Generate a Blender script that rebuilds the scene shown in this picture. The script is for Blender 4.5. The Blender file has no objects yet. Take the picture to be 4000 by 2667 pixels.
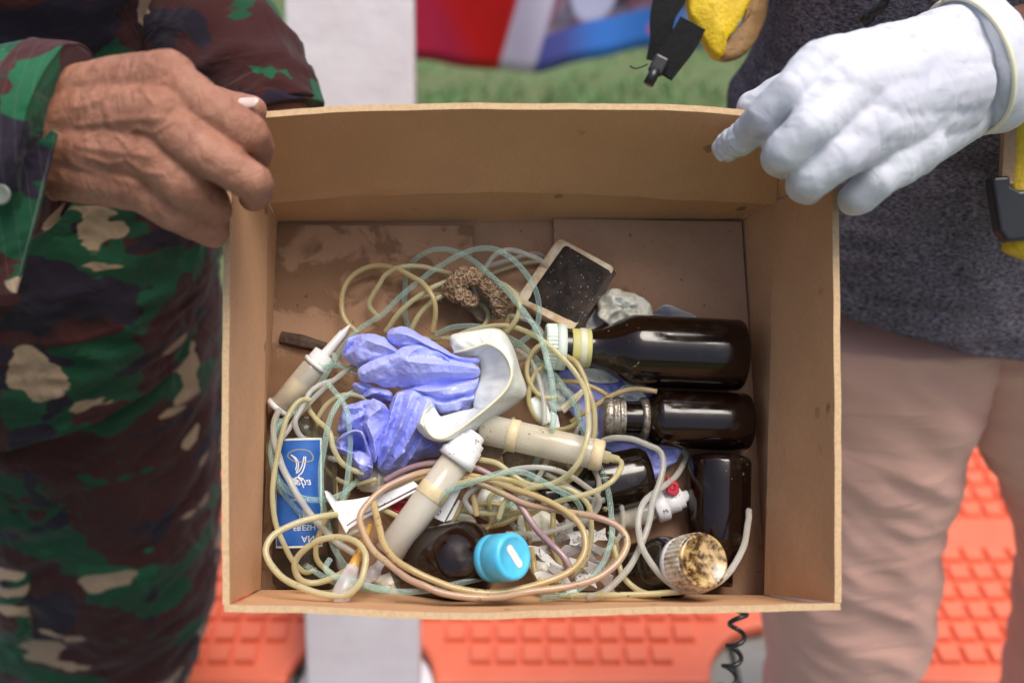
import bpy, bmesh, math, random
import numpy as np
from mathutils import Vector, Matrix, noise, geometry

random.seed(7)
scene = bpy.context.scene
C = scene.collection

# ------------------------------------------------------------------ camera
LENS, SENSOR = 35.0, 36.0
F = LENS / SENSOR * 4000.0
PITCH = math.radians(33)
CAM = np.array([0.0, 0.0, 1.5])
cam_d = bpy.data.cameras.new('camera')
cam_d.lens = LENS
cam_d.sensor_width = SENSOR
cam_d.clip_start = 0.02
cam_d.clip_end = 500
cam_d.dof.use_dof = True
cam_d.dof.focus_distance = 0.705
cam_d.dof.aperture_fstop = 3.7
cam_d.dof.aperture_blades = 8
cam = bpy.data.objects.new('camera', cam_d)
C.objects.link(cam)
cam.location = CAM
cam.rotation_euler = (math.pi / 2 - PITCH, 0, 0)
scene.camera = cam

# ------------------------------------------------------------------ world, sun, exposure
SUN_EL, SUN_AZ = math.radians(74), math.radians(118)     # azimuth: clockwise from +Y
world = bpy.data.worlds.new('World')
scene.world = world
world.use_nodes = True
wn = world.node_tree.nodes
sky = wn.new('ShaderNodeTexSky')
sky.sky_type = 'NISHITA'
sky.sun_disc = False
sky.sun_elevation = SUN_EL
sky.sun_rotation = SUN_AZ
sky.dust_density = 5.0
world.node_tree.links.new(sky.outputs[0], wn['Background'].inputs[0])
wn['Background'].inputs[1].default_value = 0.14
sun_d = bpy.data.lights.new('sun', 'SUN')
sun_d.energy = 2.5
sun_d.angle = math.radians(34)
sun_d.color = (1.0, 0.95, 0.88)
sun = bpy.data.objects.new('sun', sun_d)
C.objects.link(sun)
sd = Vector((math.sin(SUN_AZ) * math.cos(SUN_EL), math.cos(SUN_AZ) * math.cos(SUN_EL), math.sin(SUN_EL)))
sun.rotation_euler = sd.to_track_quat('Z', 'Y').to_euler()
sun.location = (0, -3, 6)
vs = scene.view_settings
vs.view_transform = 'Standard'
vs.look = 'None'
vs.exposure = 0.26
vs.gamma = 1.0
scene.cycles.use_denoising = True
scene.cycles.max_bounces = 10
scene.cycles.transmission_bounces = 8
scene.cycles.transparent_max_bounces = 24
scene.cycles.caustics_reflective = False
scene.cycles.caustics_refractive = False

# ------------------------------------------------------------------ frames
FW = np.array([0, math.cos(PITCH), -math.sin(PITCH)])
UP = np.array([0, math.sin(PITCH), math.cos(PITCH)])
RT = np.array([1.0, 0, 0])


def ray(px, py):
    return (px - 2000) / F * RT + (1333.5 - py) / F * UP + FW


def V(px, py, z):
    """a point seen at that place of the photograph, z metres in front of the lens plane"""
    return CAM + z * ray(px, py)


def G(px, py, h=0.0):
    """the point of the ground (height h) seen there"""
    d = ray(px, py)
    return CAM + d * ((h - CAM[2]) / d[2])


def VY(px, py, y):
    """the point seen there that stands y metres out from the camera"""
    d = ray(px, py)
    return CAM + d * (y / d[1])


_d = -.0386 * RT - .146 * UP + FW
_d /= np.linalg.norm(_d)
BN = -_d
BX = RT + .008 * UP
BX -= BX.dot(BN) * BN
BX /= np.linalg.norm(BX)
BY = np.cross(BN, BX)
BO = V(1985, 1580, .765)


def L2W(x, y, h):
    return BO + x * BX + y * BY + h * BN


def W2L(p):
    q = np.asarray(p) - BO
    return np.array([q.dot(BX), q.dot(BY), q.dot(BN)])


def B(px, py, h):
    """the point seen there that lies h metres above the floor of the tilted box"""
    d = ray(px, py)
    return CAM + d * ((BO + BN * h - CAM).dot(BN) / d.dot(BN))


def wall_x(h):
    return (-.181, .190 + .05 * h)


def Bc(px, py, h, r=.003):
    """B, held inside the box walls"""
    x, y, z = W2L(B(px, py, h))
    x0, x1 = wall_x(z)
    return L2W(min(max(x, x0 + r), x1 - r), min(max(y, -.1375 + r), .146 - r), max(z, r))


# ------------------------------------------------------------------ object helpers
def root(name, label, cat, loc, group=None):
    o = bpy.data.objects.new(name, None)
    o.empty_display_size = .02
    C.objects.link(o)
    o.location = Vector(loc)
    o['label'] = label
    o['category'] = cat
    if group:
        o['group'] = group
    return o


def root_loc(o):
    while o.parent:
        o = o.parent
    return np.array(o.location)


def mesh(name, verts, faces, mat, parent=None, smooth=True, label=None, cat=None, group=None, kind=None, origin=None):
    v = np.asarray(verts, dtype=float)
    if parent is not None:
        loc = root_loc(parent)
    elif origin is not None:
        loc = np.asarray(origin, dtype=float)
    else:
        loc = np.zeros(3)
    me = bpy.data.meshes.new(name)
    me.from_pydata((v - loc).tolist(), [], [list(map(int, f)) for f in faces])
    me.validate()
    if smooth:
        me.shade_smooth()
    for m in (mat if isinstance(mat, (list, tuple)) else [mat]):
        me.materials.append(m)
    o = bpy.data.objects.new(name, me)
    C.objects.link(o)
    if parent is not None:
        o.parent = parent
    elif origin is not None:
        o.location = Vector(loc)
    if label:
        o['label'] = label
    if cat:
        o['category'] = cat
    if group:
        o['group'] = group
    if kind:
        o['kind'] = kind
    return o


def recalc(o):
    bm = bmesh.new()
    bm.from_mesh(o.data)
    bmesh.ops.recalc_face_normals(bm, faces=bm.faces)
    bm.to_mesh(o.data)
    bm.free()
    return o


def bevel(o, w, seg=2, ang=40):
    m = o.modifiers.new('bevel', 'BEVEL')
    m.width = w
    m.segments = seg
    m.limit_method = 'ANGLE'
    m.angle_limit = math.radians(ang)
    return o


def solidify(o, t, off=0.0):
    m = o.modifiers.new('solid', 'SOLIDIFY')
    m.thickness = t
    m.offset = off
    return o


def unit(v):
    v = np.asarray(v, float)
    n = np.linalg.norm(v)
    return v / n if n > 1e-12 else v


def catmull(pts, n=6):
    p = [np.asarray(q, float) for q in pts]
    if len(p) < 3:
        return np.array([p[0] + (p[-1] - p[0]) * i / n for i in range(n + 1)])
    q = [2 * p[0] - p[1]] + p + [2 * p[-1] - p[-2]]
    out = []
    for i in range(1, len(q) - 2):
        a, b, c, d = q[i - 1], q[i], q[i + 1], q[i + 2]
        for k in range(n):
            t = k / n
            out.append(.5 * (2 * b + (c - a) * t + (2 * a - 5 * b + 4 * c - d) * t * t + (3 * b - a - 3 * c + d) * t ** 3))
    out.append(p[-1])
    return np.array(out)


def frames(path):
    T = np.gradient(path, axis=0)
    T = np.array([unit(t) for t in T])
    ref = np.array([0, 0, 1.0]) if abs(T[0][2]) < .9 else np.array([1.0, 0, 0])
    n = unit(np.cross(T[0], ref))
    N = [n]
    for i in range(1, len(T)):
        n = N[-1] - T[i] * N[-1].dot(T[i])
        N.append(unit(n))
    N = np.array(N)
    return T, N, np.cross(T, N)


def grid_faces(nr, ns, closed=True):
    f = []
    for i in range(nr - 1):
        for j in range(ns if closed else ns - 1):
            k = (j + 1) % ns
            f.append((i * ns + j, i * ns + k, (i + 1) * ns + k, (i + 1) * ns + j))
    return f


def tube_geo(path, r, seg=10, cap=True):
    path = np.asarray(path, float)
    T, N, Bn = frames(path)
    r = np.full(len(path), r) if np.isscalar(r) else np.asarray(r)
    a = np.linspace(0, 2 * math.pi, seg, endpoint=False)
    v = (path[:, None, :] + r[:, None, None] * (np.cos(a)[None, :, None] * N[:, None, :] + np.sin(a)[None, :, None] * Bn[:, None, :])).reshape(-1, 3)
    f = grid_faces(len(path), seg)
    if cap:
        f.append(tuple(range(seg - 1, -1, -1)))
        f.append(tuple((len(path) - 1) * seg + j for j in range(seg)))
    return v, f


def merge(parts):
    vs_, fs_ = [], []
    n = 0
    for v, f in parts:
        vs_.append(np.asarray(v, float))
        fs_ += [tuple(i + n for i in q) for q in f]
        n += len(v)
    return np.concatenate(vs_), fs_


def box_geo(c, ax, ay, az, sx, sy, sz):
    """a box from its centre, three unit axes and three sizes"""
    v = []
    for k in (-.5, .5):
        for (i, j) in ((-.5, -.5), (.5, -.5), (.5, .5), (-.5, .5)):
            v.append(np.asarray(c) + np.asarray(ax) * i * sx + np.asarray(ay) * j * sy + np.asarray(az) * k * sz)
    return v, [(3, 2, 1, 0), (4, 5, 6, 7), (0, 1, 5, 4), (1, 2, 6, 5), (2, 3, 7, 6), (3, 0, 4, 7)]


def axes_of(p0, p1, hint=None):
    z = unit(np.asarray(p1) - np.asarray(p0))
    h = BN if hint is None else np.asarray(hint)
    y = unit(h - z * h.dot(z))
    return np.cross(y, z), y, z


def lathe_geo(p0, p1, prof, seg=40, hint=None, caps=True, wob=0.0, ribs=0, rib=0.0):
    """prof: (distance from p0 along the axis, radius)"""
    x, y, z = axes_of(p0, p1, hint)
    p0 = np.asarray(p0, float)
    v = []
    for t, r in prof:
        for j in range(seg):
            a = 2 * math.pi * j / seg
            rr = r * (1 + (rib if ribs and j % 2 else 0))
            v.append(p0 + z * t + (x * math.cos(a) + y * math.sin(a)) * rr)
    f = grid_faces(len(prof), seg)
    if caps:
        f.append(tuple(range(seg - 1, -1, -1)))
        f.append(tuple((len(prof) - 1) * seg + j for j in range(seg)))
    return v, f


def smooth_prof(pr, n=5):
    return [tuple(q) for q in catmull([np.array([a, b]) for a, b in pr], n)]


def blob_mesh(segs, voxel=.0016, smooth=6, factor=.5):
    """tapered round-ended limbs grown into one skin: (p0, r0, p1, r1)"""
    parts = []
    for p0, r0, p1, r1 in segs:
        p0, p1 = np.asarray(p0, float), np.asarray(p1, float)
        L = np.linalg.norm(p1 - p0)
        z = unit(p1 - p0) if L > 1e-6 else np.array([0, 0, 1.0])
        path, rad = [], []
        for k in range(6):
            a = math.pi / 2 * (k + .15) / 6
            path.append(p0 - z * r0 * math.cos(a)); rad.append(r0 * math.sin(a))
        for k in range(5):
            t = k / 4
            path.append(p0 + (p1 - p0) * t); rad.append(r0 + (r1 - r0) * t)
        for k in range(5, -1, -1):
            a = math.pi / 2 * (k + .15) / 6
            path.append(p1 + z * r1 * math.cos(a)); rad.append(r1 * math.sin(a))
        path = np.array(path)
        ref = np.array([0, 0, 1.0]) if abs(z[2]) < .9 else np.array([1.0, 0, 0])
        n = unit(np.cross(z, ref)); b = np.cross(z, n)
        a = np.linspace(0, 2 * math.pi, 20, endpoint=False)
        v = (path[:, None, :] + np.array(rad)[:, None, None] * (np.cos(a)[None, :, None] * n + np.sin(a)[None, :, None] * b)).reshape(-1, 3)
        f = grid_faces(len(path), 20) + [tuple(range(19, -1, -1)), tuple((len(path) - 1) * 20 + j for j in range(20))]
        parts.append((v, f))
    v, f = merge(parts)
    me = bpy.data.meshes.new('tmp')
    me.from_pydata(v.tolist(), [], [list(q) for q in f])
    o = bpy.data.objects.new('tmp', me)
    C.objects.link(o)
    m = o.modifiers.new('r', 'REMESH')
    m.mode = 'VOXEL'
    m.voxel_size = voxel
    s = o.modifiers.new('s', 'SMOOTH')
    s.factor = factor
    s.iterations = smooth
    dg = bpy.context.evaluated_depsgraph_get()
    ev = o.evaluated_get(dg)
    em = ev.to_mesh()
    vv = np.empty(len(em.vertices) * 3)
    em.vertices.foreach_get('co', vv)
    vv = vv.reshape(-1, 3)
    ff = [tuple(p.vertices) for p in em.polygons]
    nn = np.empty(len(em.vertices) * 3)
    em.vertices.foreach_get('normal', nn)
    ev.to_mesh_clear()
    bpy.data.objects.remove(o)
    bpy.data.meshes.remove(me)
    return vv, ff, nn.reshape(-1, 3)


def nz(p, s, off=0.0):
    return noise.noise(Vector((p[0] * s + off, p[1] * s + off * 1.7, p[2] * s - off)))


def ridge(p, s, off=0.0):
    return 1 - 2 * abs(nz(p, s, off))


# ------------------------------------------------------------------ materials
def new_mat(name):
    m = bpy.data.materials.new(name)
    m.use_nodes = True
    return m, m.node_tree.nodes, m.node_tree.links, m.node_tree.nodes['Principled BSDF']


def set_in(b, **k):
    names = dict(rough='Roughness', metal='Metallic', trans='Transmission Weight', ior='IOR', spec='Specular IOR Level',
                 coat='Coat Weight', coat_rough='Coat Roughness', sss='Subsurface Weight', sheen='Sheen Weight', alpha='Alpha')
    for a, v in k.items():
        b.inputs[names[a]].default_value = v


def tex(n, l, kind, scale, co=None, **k):
    t = n.new('ShaderNodeTex' + kind)
    t.inputs['Scale'].default_value = scale
    for a, v in k.items():
        key = a.replace('_', ' ').title()
        if key in t.inputs:
            t.inputs[key].default_value = v
        else:
            setattr(t, a, v)
    if co is not None:
        l.new(co, t.inputs['Vector'])
    return t


def ramp(n, l, src, stops, mode='LINEAR'):
    r = n.new('ShaderNodeValToRGB')
    r.color_ramp.interpolation = mode
    e = r.color_ramp.elements
    while len(e) < len(stops):
        e.new(.5)
    for i, (p, c) in enumerate(stops):
        e[i].position = p
        e[i].color = (c, c, c, 1) if not hasattr(c, '__len__') else (*c, 1)
    l.new(src, r.inputs[0])
    return r.outputs[0]


def mix(n, l, fac, a, b, blend='MIX'):
    m = n.new('ShaderNodeMix')
    m.data_type = 'RGBA'
    m.blend_type = blend
    if hasattr(fac, 'links'):
        l.new(fac, m.inputs[0])
    else:
        m.inputs[0].default_value = fac
    for sock, v in ((m.inputs[6], a), (m.inputs[7], b)):
        if hasattr(v, 'links'):
            l.new(v, sock)
        else:
            sock.default_value = (*v, 1)
    return m.outputs[2]


def math_(n, l, op, a, b=0.0):
    m = n.new('ShaderNodeMath')
    m.operation = op
    for i, v in enumerate((a, b)):
        if hasattr(v, 'links'):
            l.new(v, m.inputs[i])
        else:
            m.inputs[i].default_value = v
    return m.outputs[0]


def coords(n, l, scale=(1, 1, 1), rot=(0, 0, 0), loc=(0, 0, 0)):
    t = n.new('ShaderNodeTexCoord')
    m = n.new('ShaderNodeMapping')
    m.inputs['Scale'].default_value = scale
    m.inputs['Rotation'].default_value = rot
    m.inputs['Location'].default_value = loc
    l.new(t.outputs['Object'], m.inputs['Vector'])
    return m.outputs[0]


def bump(n, l, b, src, dist, strength=1.0, prev=None):
    u = n.new('ShaderNodeBump')
    u.inputs['Distance'].default_value = dist
    u.inputs['Strength'].default_value = strength
    l.new(src, u.inputs['Height'])
    if prev is not None:
        l.new(prev, u.inputs['Normal'])
    l.new(u.outputs[0], b.inputs['Normal'])
    return u.outputs[0]


def plain(name, col, col2=None, nscale=60, specks=None, speck_scale=300, speck_size=.18, bumps=None, rng=(.35, .68), **k):
    """a colour with a second tone in soft patches, and small dark specks of dirt"""
    m, n, l, b = new_mat(name)
    set_in(b, **k)
    co = coords(n, l)
    c = None
    if col2 is not None:
        t = tex(n, l, 'Noise', nscale, co, detail=5.0, roughness=.6)
        c = mix(n, l, ramp(n, l, t.outputs[0], [(rng[0], 0.0), (rng[1], 1.0)]), col, col2)
    if specks is not None:
        t = tex(n, l, 'Noise', speck_scale * .8, co, detail=3.0, roughness=.7)
        w = tex(n, l, 'Noise', speck_scale * .10, co, detail=2.0)
        th = .76 - speck_size * .42
        f = math_(n, l, 'MULTIPLY', ramp(n, l, t.outputs[0], [(th, 0.0), (th + .03, 1.0)]),
                  ramp(n, l, w.outputs[0], [(.46, 0.0), (.6, 1.0)]))
        c = mix(n, l, f, c if c is not None else col, specks)
    if c is None:
        b.inputs['Base Color'].default_value = (*col, 1)
    else:
        l.new(c, b.inputs['Base Color'])
    if bumps:
        t = tex(n, l, 'Noise', bumps[0], co, detail=4.0)
        bump(n, l, b, t.outputs[0], bumps[1])
    return m


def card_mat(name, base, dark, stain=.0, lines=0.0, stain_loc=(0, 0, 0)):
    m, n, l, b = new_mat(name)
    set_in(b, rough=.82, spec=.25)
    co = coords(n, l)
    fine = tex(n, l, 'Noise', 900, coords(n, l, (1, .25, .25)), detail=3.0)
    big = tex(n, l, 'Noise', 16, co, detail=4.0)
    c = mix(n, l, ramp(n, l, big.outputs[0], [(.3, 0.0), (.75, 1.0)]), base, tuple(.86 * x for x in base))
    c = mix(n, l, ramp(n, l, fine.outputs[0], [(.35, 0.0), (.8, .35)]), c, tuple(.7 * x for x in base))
    # small grease drops, smeared
    sp = tex(n, l, 'Voronoi', 34, coords(n, l, (1, .8, .8)), randomness=1.0)
    wr = tex(n, l, 'Noise', 90, co, detail=3.0)
    sdist = math_(n, l, 'ADD', sp.outputs['Distance'], math_(n, l, 'MULTIPLY', math_(n, l, 'SUBTRACT', wr.outputs[0], .5), .35))
    keep = tex(n, l, 'Noise', 19, co, detail=1.0)
    f = math_(n, l, 'MULTIPLY', ramp(n, l, sdist, [(.08, 1.0), (.14, 0.0)]), ramp(n, l, keep.outputs[0], [(.52, 0.0), (.6, .75)]))
    c = mix(n, l, f, c, dark)
    if stain > 0:
        t = tex(n, l, 'Noise', 30, coords(n, l, loc=stain_loc), detail=5.0, distortion=.6)
        c = mix(n, l, math_(n, l, 'MULTIPLY', ramp(n, l, t.outputs[0], [(.485, 0.0), (.545, .9)]), stain), c, dark)
        t2 = tex(n, l, 'Noise', 260, co, detail=2.0)
        c = mix(n, l, ramp(n, l, t2.outputs[0], [(.70, 0.0), (.74, .6)]), c, (.03, .018, .012))
        ro = math_(n, l, 'SUBTRACT', .8, math_(n, l, 'MULTIPLY', ramp(n, l, t.outputs[0], [(.485, 0.0), (.545, .9)]), .35 * stain))
        l.new(ro, b.inputs['Roughness'])
    l.new(c, b.inputs['Base Color'])
    nb = bump(n, l, b, fine.outputs[0], .00025)
    if lines:
        w = n.new('ShaderNodeTexWave')
        w.inputs['Scale'].default_value = lines
        w.inputs['Distortion'].default_value = 1.2
        w.inputs['Detail'].default_value = 2
        w.bands_direction = 'Z'
        l.new(co, w.inputs['Vector'])
        bump(n, l, b, w.outputs[1], .0003, 1.0, nb)
    return m


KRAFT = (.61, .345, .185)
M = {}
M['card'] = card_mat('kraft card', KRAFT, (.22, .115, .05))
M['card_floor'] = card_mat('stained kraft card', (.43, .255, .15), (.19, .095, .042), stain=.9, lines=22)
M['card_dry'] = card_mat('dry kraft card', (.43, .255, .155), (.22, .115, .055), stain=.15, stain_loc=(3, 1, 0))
M['card_edge'] = plain('torn card edge', (.57, .40, .23), (.47, .31, .17), 400, rough=.9)
M['card_core'] = plain('dark card edge', (.07, .06, .05), (.2, .18, .15), 500, rough=.9)


def see_through(n, l, b, tint, lo, hi, power=2.0, extra=None):
    """let light straight through the thin wall: clear where it is seen face on, denser at its edges"""
    lw = n.new('ShaderNodeLayerWeight')
    lw.inputs['Blend'].default_value = .5
    k = math_(n, l, 'POWER', lw.outputs['Facing'], power)
    op = math_(n, l, 'ADD', math_(n, l, 'MULTIPLY', k, hi - lo), lo)
    if extra is not None:
        op = math_(n, l, 'MAXIMUM', op, extra)
    tr = n.new('ShaderNodeBsdfTransparent')
    tr.inputs[0].default_value = (*tint, 1)
    mx = n.new('ShaderNodeMixShader')
    l.new(op, mx.inputs[0])
    l.new(tr.outputs[0], mx.inputs[1])
    l.new(b.outputs[0], mx.inputs[2])
    l.new(mx.outputs[0], n['Material Output'].inputs['Surface'])


def glass(name, col, rough=.04, dirt=(.30, .26, .2), amount=.5, clear=None, tint=(1, 1, 1)):
    m, n, l, b = new_mat(name)
    set_in(b, ior=1.5, spec=.6)
    co = coords(n, l)
    t = tex(n, l, 'Noise', 42, co, detail=7.0, roughness=.68)
    v = tex(n, l, 'Noise', 260, co, detail=3.0)
    w = tex(n, l, 'Noise', 26, co, detail=2.0)
    sp = math_(n, l, 'MULTIPLY', ramp(n, l, v.outputs[0], [(.68, 0.0), (.72, 1.0)]), ramp(n, l, w.outputs[0], [(.54, 0.0), (.62, .9)]))
    smear = math_(n, l, 'MULTIPLY', ramp(n, l, t.outputs[0], [(.55, 0.0), (.78, .3)]), amount)
    f = math_(n, l, 'MAXIMUM', smear, sp)
    l.new(mix(n, l, f, col, dirt), b.inputs['Base Color'])
    l.new(math_(n, l, 'ADD', rough, math_(n, l, 'MULTIPLY', ramp(n, l, t.outputs[0], [(.46, 0.0), (.72, 1.0)]), .22)), b.inputs['Roughness'])
    if clear:
        see_through(n, l, b, tint, clear[0], clear[1], 2.2, math_(n, l, 'MULTIPLY', f, 1.0))
    return m


M['amber'] = glass('dark amber glass', (.010, .0035, .002), rough=.10, amount=.7, clear=(.88, 1.0), tint=(.35, .10, .03))
M['amber2'] = glass('dirty dark glass', (.012, .007, .004), amount=.8, rough=.10)
M['clear'] = glass('smeared clear glass', (.10, .09, .075), amount=.7, dirt=(.2, .17, .12), clear=(.30, .92), tint=(.80, .76, .66))


def tube_mat(name, col, col2, lo=.6, hi=1.0, tint=None, rough=.2, specks=True):
    m, n, l, b = new_mat(name)
    set_in(b, rough=rough, ior=1.45, spec=.55, coat=.6, coat_rough=.08, sss=.1)
    b.inputs['Subsurface Radius'].default_value = (.003, .003, .002)
    co = coords(n, l)
    t = tex(n, l, 'Noise', 28, co, detail=3.0)
    c = mix(n, l, ramp(n, l, t.outputs[0], [(.38, 0.0), (.65, 1.0)]), col, col2)
    f = None
    if specks:
        v = tex(n, l, 'Noise', 420, co, detail=3.0)
        w = tex(n, l, 'Noise', 38, co, detail=2.0)
        f = math_(n, l, 'MULTIPLY', ramp(n, l, v.outputs[0], [(.64, 0.0), (.69, 1.0)]), ramp(n, l, w.outputs[0], [(.5, 0.0), (.6, 1.0)]))
        c = mix(n, l, f, c, (.07, .05, .03))
    l.new(c, b.inputs['Base Color'])
    see_through(n, l, b, tint or col, lo, hi, 1.6, f)
    return m


M['t_green'] = tube_mat('pale green clear tubing', (.52, .68, .62), (.62, .76, .71), .16, .85, (.88, .98, .94), .08, False)
M['t_cream'] = tube_mat('cream silicone tubing', (.76, .71, .46), (.70, .62, .35), .45, .92)
M['t_yellow'] = tube_mat('yellowed tubing', (.74, .65, .36), (.66, .54, .27), .45, .92)
M['t_white'] = tube_mat('milky tubing', (.76, .75, .70), (.70, .66, .56), .36, .9)
M['t_brown'] = tube_mat('tan stained tubing', (.60, .45, .20), (.66, .50, .26), .6, .97)
M['t_pink'] = tube_mat('pinkish stained tubing', (.56, .37, .27), (.64, .48, .27), .62, .97)
M['t_purple'] = tube_mat('purplish tubing', (.34, .22, .24), (.42, .28, .28), .8, 1.0)
M['syringe'] = tube_mat('translucent barrel plastic', (.80, .77, .69), (.74, .67, .52), .42, .9, (.98, .96, .90), .14)
M['syringe_band'] = plain('yellowed plunger plastic', (.66, .56, .36), (.56, .44, .24), 120, rough=.45)
M['white_plastic'] = plain('dirty white plastic', (.74, .75, .76), (.66, .66, .65), 60, specks=(.05, .04, .03), speck_scale=420, speck_size=.3, rough=.4)
M['white_spotted'] = plain('speckled white plastic', (.72, .72, .72), (.6, .58, .54), 60, specks=(.02, .015, .01), speck_scale=620, speck_size=.42, rough=.5)
M['cap_mint'] = plain('pale mint plastic', (.66, .74, .66), (.60, .68, .58), 90, specks=(.1, .07, .03), speck_scale=500, rough=.45)
M['cap_rust'] = plain('rust stained white cap', (.68, .63, .50), (.20, .09, .02), 110, rng=(.48, .66), specks=(.04, .02, .01), speck_scale=300, speck_size=.3, rough=.4)
M['cap_rust_top'] = plain('brown stained cap top', (.52, .36, .15), (.06, .024, .005), 170, rng=(.40, .58), rough=.25, coat=.4)
M['cap_blue'] = plain('sky blue plastic', (.06, .44, .68), (.10, .52, .74), 90, specks=(.05, .15, .2), speck_scale=260, rough=.4)
M['metal'] = plain('dirty aluminium', (.50, .47, .40), (.16, .12, .08), 240, rough=.38, metal=.8, bumps=(500, .0008))
M['label_yellow'] = plain('yellow paper band', (.62, .55, .16), (.45, .48, .25), 120, rough=.6)
M['label_white'] = plain('pale paper band', (.68, .68, .52), (.58, .58, .42), 150, rough=.6)
M['label_blue'] = plain('blue printed label', (.012, .085, .34), (.03, .13, .44), 70, specks=(.3, .3, .3), speck_scale=420, speck_size=.14, rough=.35)
M['print_white'] = plain('white print', (.72, .72, .68), (.6, .6, .55), 200, rough=.5)
M['print_black'] = plain('black print', (.03, .03, .03), rough=.5)
M['red_plastic'] = plain('red plastic', (.50, .015, .03), (.36, .012, .03), 120, rough=.35)
M['orange_hub'] = plain('amber hub plastic', (.62, .34, .07), (.46, .24, .05), 120, rough=.35)
M['clear_plastic'] = tube_mat('clear connector plastic', (.80, .78, .80), (.72, .7, .7), .3, .95, (.96, .95, .96), .12, False)
M['stick_dark'] = plain('dark wet wood', (.045, .025, .015), (.09, .05, .03), 160, rough=.6, bumps=(300, .001))
M['stick_pale'] = plain('pale wood stick', (.62, .56, .42), (.5, .42, .28), 200, rough=.7)
M['leaf_dry'] = plain('dry brown leaf', (.17, .12, .075), (.30, .23, .15), 90, specks=(.05, .03, .02), speck_scale=500, rough=.8, bumps=(160, .002))


def nitrile(name, a, b_, dirt=(.16, .14, .2)):
    m, n, l, b = new_mat(name)
    set_in(b, rough=.36, spec=.45, sss=.12)
    b.inputs['Subsurface Radius'].default_value = (.002, .002, .004)
    co = coords(n, l)
    t = tex(n, l, 'Noise', 40, co, detail=4.0)
    c = mix(n, l, ramp(n, l, t.outputs[0], [(.35, 0.0), (.7, 1.0)]), a, b_)
    v = tex(n, l, 'Voronoi', 140, co)
    w = tex(n, l, 'Noise', 37, co, detail=2.0)
    f = math_(n, l, 'MULTIPLY', ramp(n, l, v.outputs['Distance'], [(.05, 1.0), (.09, 0.0)]), ramp(n, l, w.outputs[0], [(.5, 0.0), (.55, 1.0)]))
    l.new(mix(n, l, f, c, dirt), b.inputs['Base Color'])
    t2 = tex(n, l, 'Noise', 420, co, detail=4.0)
    t3 = tex(n, l, 'Noise', 75, co, detail=3.0, distortion=1.4)
    nb = bump(n, l, b, t3.outputs[0], .0004)
    bump(n, l, b, t2.outputs[0], .0001, 1.0, nb)
    return m


M['nitrile'] = nitrile('periwinkle nitrile', (.35, .39, .88), (.42, .46, .90))
M['latex'] = nitrile('cream white latex', (.76, .78, .72), (.68, .73, .72), dirt=(.36, .30, .12))
M['latex_bead'] = plain('rolled latex bead', (.78, .74, .56), (.72, .66, .46), 80, rough=.45)
M['scrap'] = plain('dirty white film', (.72, .72, .66), (.66, .62, .46), 70, specks=(.16, .11, .02), speck_scale=190, speck_size=.42, rough=.4)


def tile_mat():
    m, n, l, b = new_mat('blackened enamel face')
    co = coords(n, l)
    t = tex(n, l, 'Noise', 70, co, detail=6.0, roughness=.7)
    c = mix(n, l, ramp(n, l, t.outputs[0], [(.40, 0.0), (.66, 1.0)]), (.010, .007, .006), (.045, .028, .02))
    v = tex(n, l, 'Voronoi', 330, co)
    w = tex(n, l, 'Noise', 60, co, detail=2.0)
    f = math_(n, l, 'MULTIPLY', ramp(n, l, v.outputs['Distance'], [(.07, 1.0), (.13, 0.0)]), ramp(n, l, w.outputs[0], [(.44, 0.0), (.5, 1.0)]))
    l.new(mix(n, l, f, c, (.7, .67, .6)), b.inputs['Base Color'])
    set_in(b, rough=.5, spec=.22)
    bump(n, l, b, t.outputs[0], .0008)
    return m


M['tile_face'] = tile_mat()
M['tile_body'] = plain('rust streaked cream enamel', (.70, .60, .44), (.42, .24, .10), 85, specks=(.12, .06, .02), speck_scale=300, rough=.5)


def husk_mat():
    m, n, l, b = new_mat('papery brown cells')
    co = coords(n, l)
    wp = tex(n, l, 'Noise', 130, co, detail=3.0)
    wm = n.new('ShaderNodeVectorMath'); wm.operation = 'MULTIPLY_ADD'
    l.new(wp.outputs[1], wm.inputs[0]); wm.inputs[1].default_value = (.007, .007, .007); l.new(co, wm.inputs[2])
    v = tex(n, l, 'Voronoi', 270, wm.outputs[0], feature='DISTANCE_TO_EDGE')
    t = tex(n, l, 'Noise', 50, co, detail=3.0)
    e = ramp(n, l, v.outputs['Distance'], [(.02, 1.0), (.30, 0.0)])
    c = mix(n, l, e, (.26, .12, .05), (.56, .40, .26))
    l.new(mix(n, l, ramp(n, l, t.outputs[0], [(.42, 0.0), (.7, .6)]), c, (.09, .045, .02)), b.inputs['Base Color'])
    set_in(b, rough=.42, spec=.5)
    bump(n, l, b, e, .0022)
    return m


M['husk'] = husk_mat()


def skin_mat(name, a, b_, c_, bscale=1.0):
    m, n, l, b = new_mat(name)
    set_in(b, rough=.48, spec=.4, sss=.15)
    b.inputs['Subsurface Radius'].default_value = (.008, .003, .0015)
    co = coords(n, l)
    t = tex(n, l, 'Noise', 30, co, detail=5.0)
    t2 = tex(n, l, 'Noise', 130, co, detail=4.0)
    c = mix(n, l, ramp(n, l, t.outputs[0], [(.35, 0.0), (.68, 1.0)]), a, b_)
    c = mix(n, l, ramp(n, l, t2.outputs[0], [(.5, 0.0), (.75, .7)]), c, c_)
    l.new(c, b.inputs['Base Color'])
    v = tex(n, l, 'Voronoi', 520, coords(n, l, (1, 1.6, 1)), feature='DISTANCE_TO_EDGE')
    w = tex(n, l, 'Noise', 85, coords(n, l, (1.6, 1, 1)), detail=5.0, distortion=.8)
    nb = bump(n, l, b, ramp(n, l, v.outputs['Distance'], [(0, 0.0), (.2, 1.0)]), .00035 * bscale)
    bump(n, l, b, w.outputs[0], .0035 * bscale, 1.0, nb)
    return m


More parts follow.
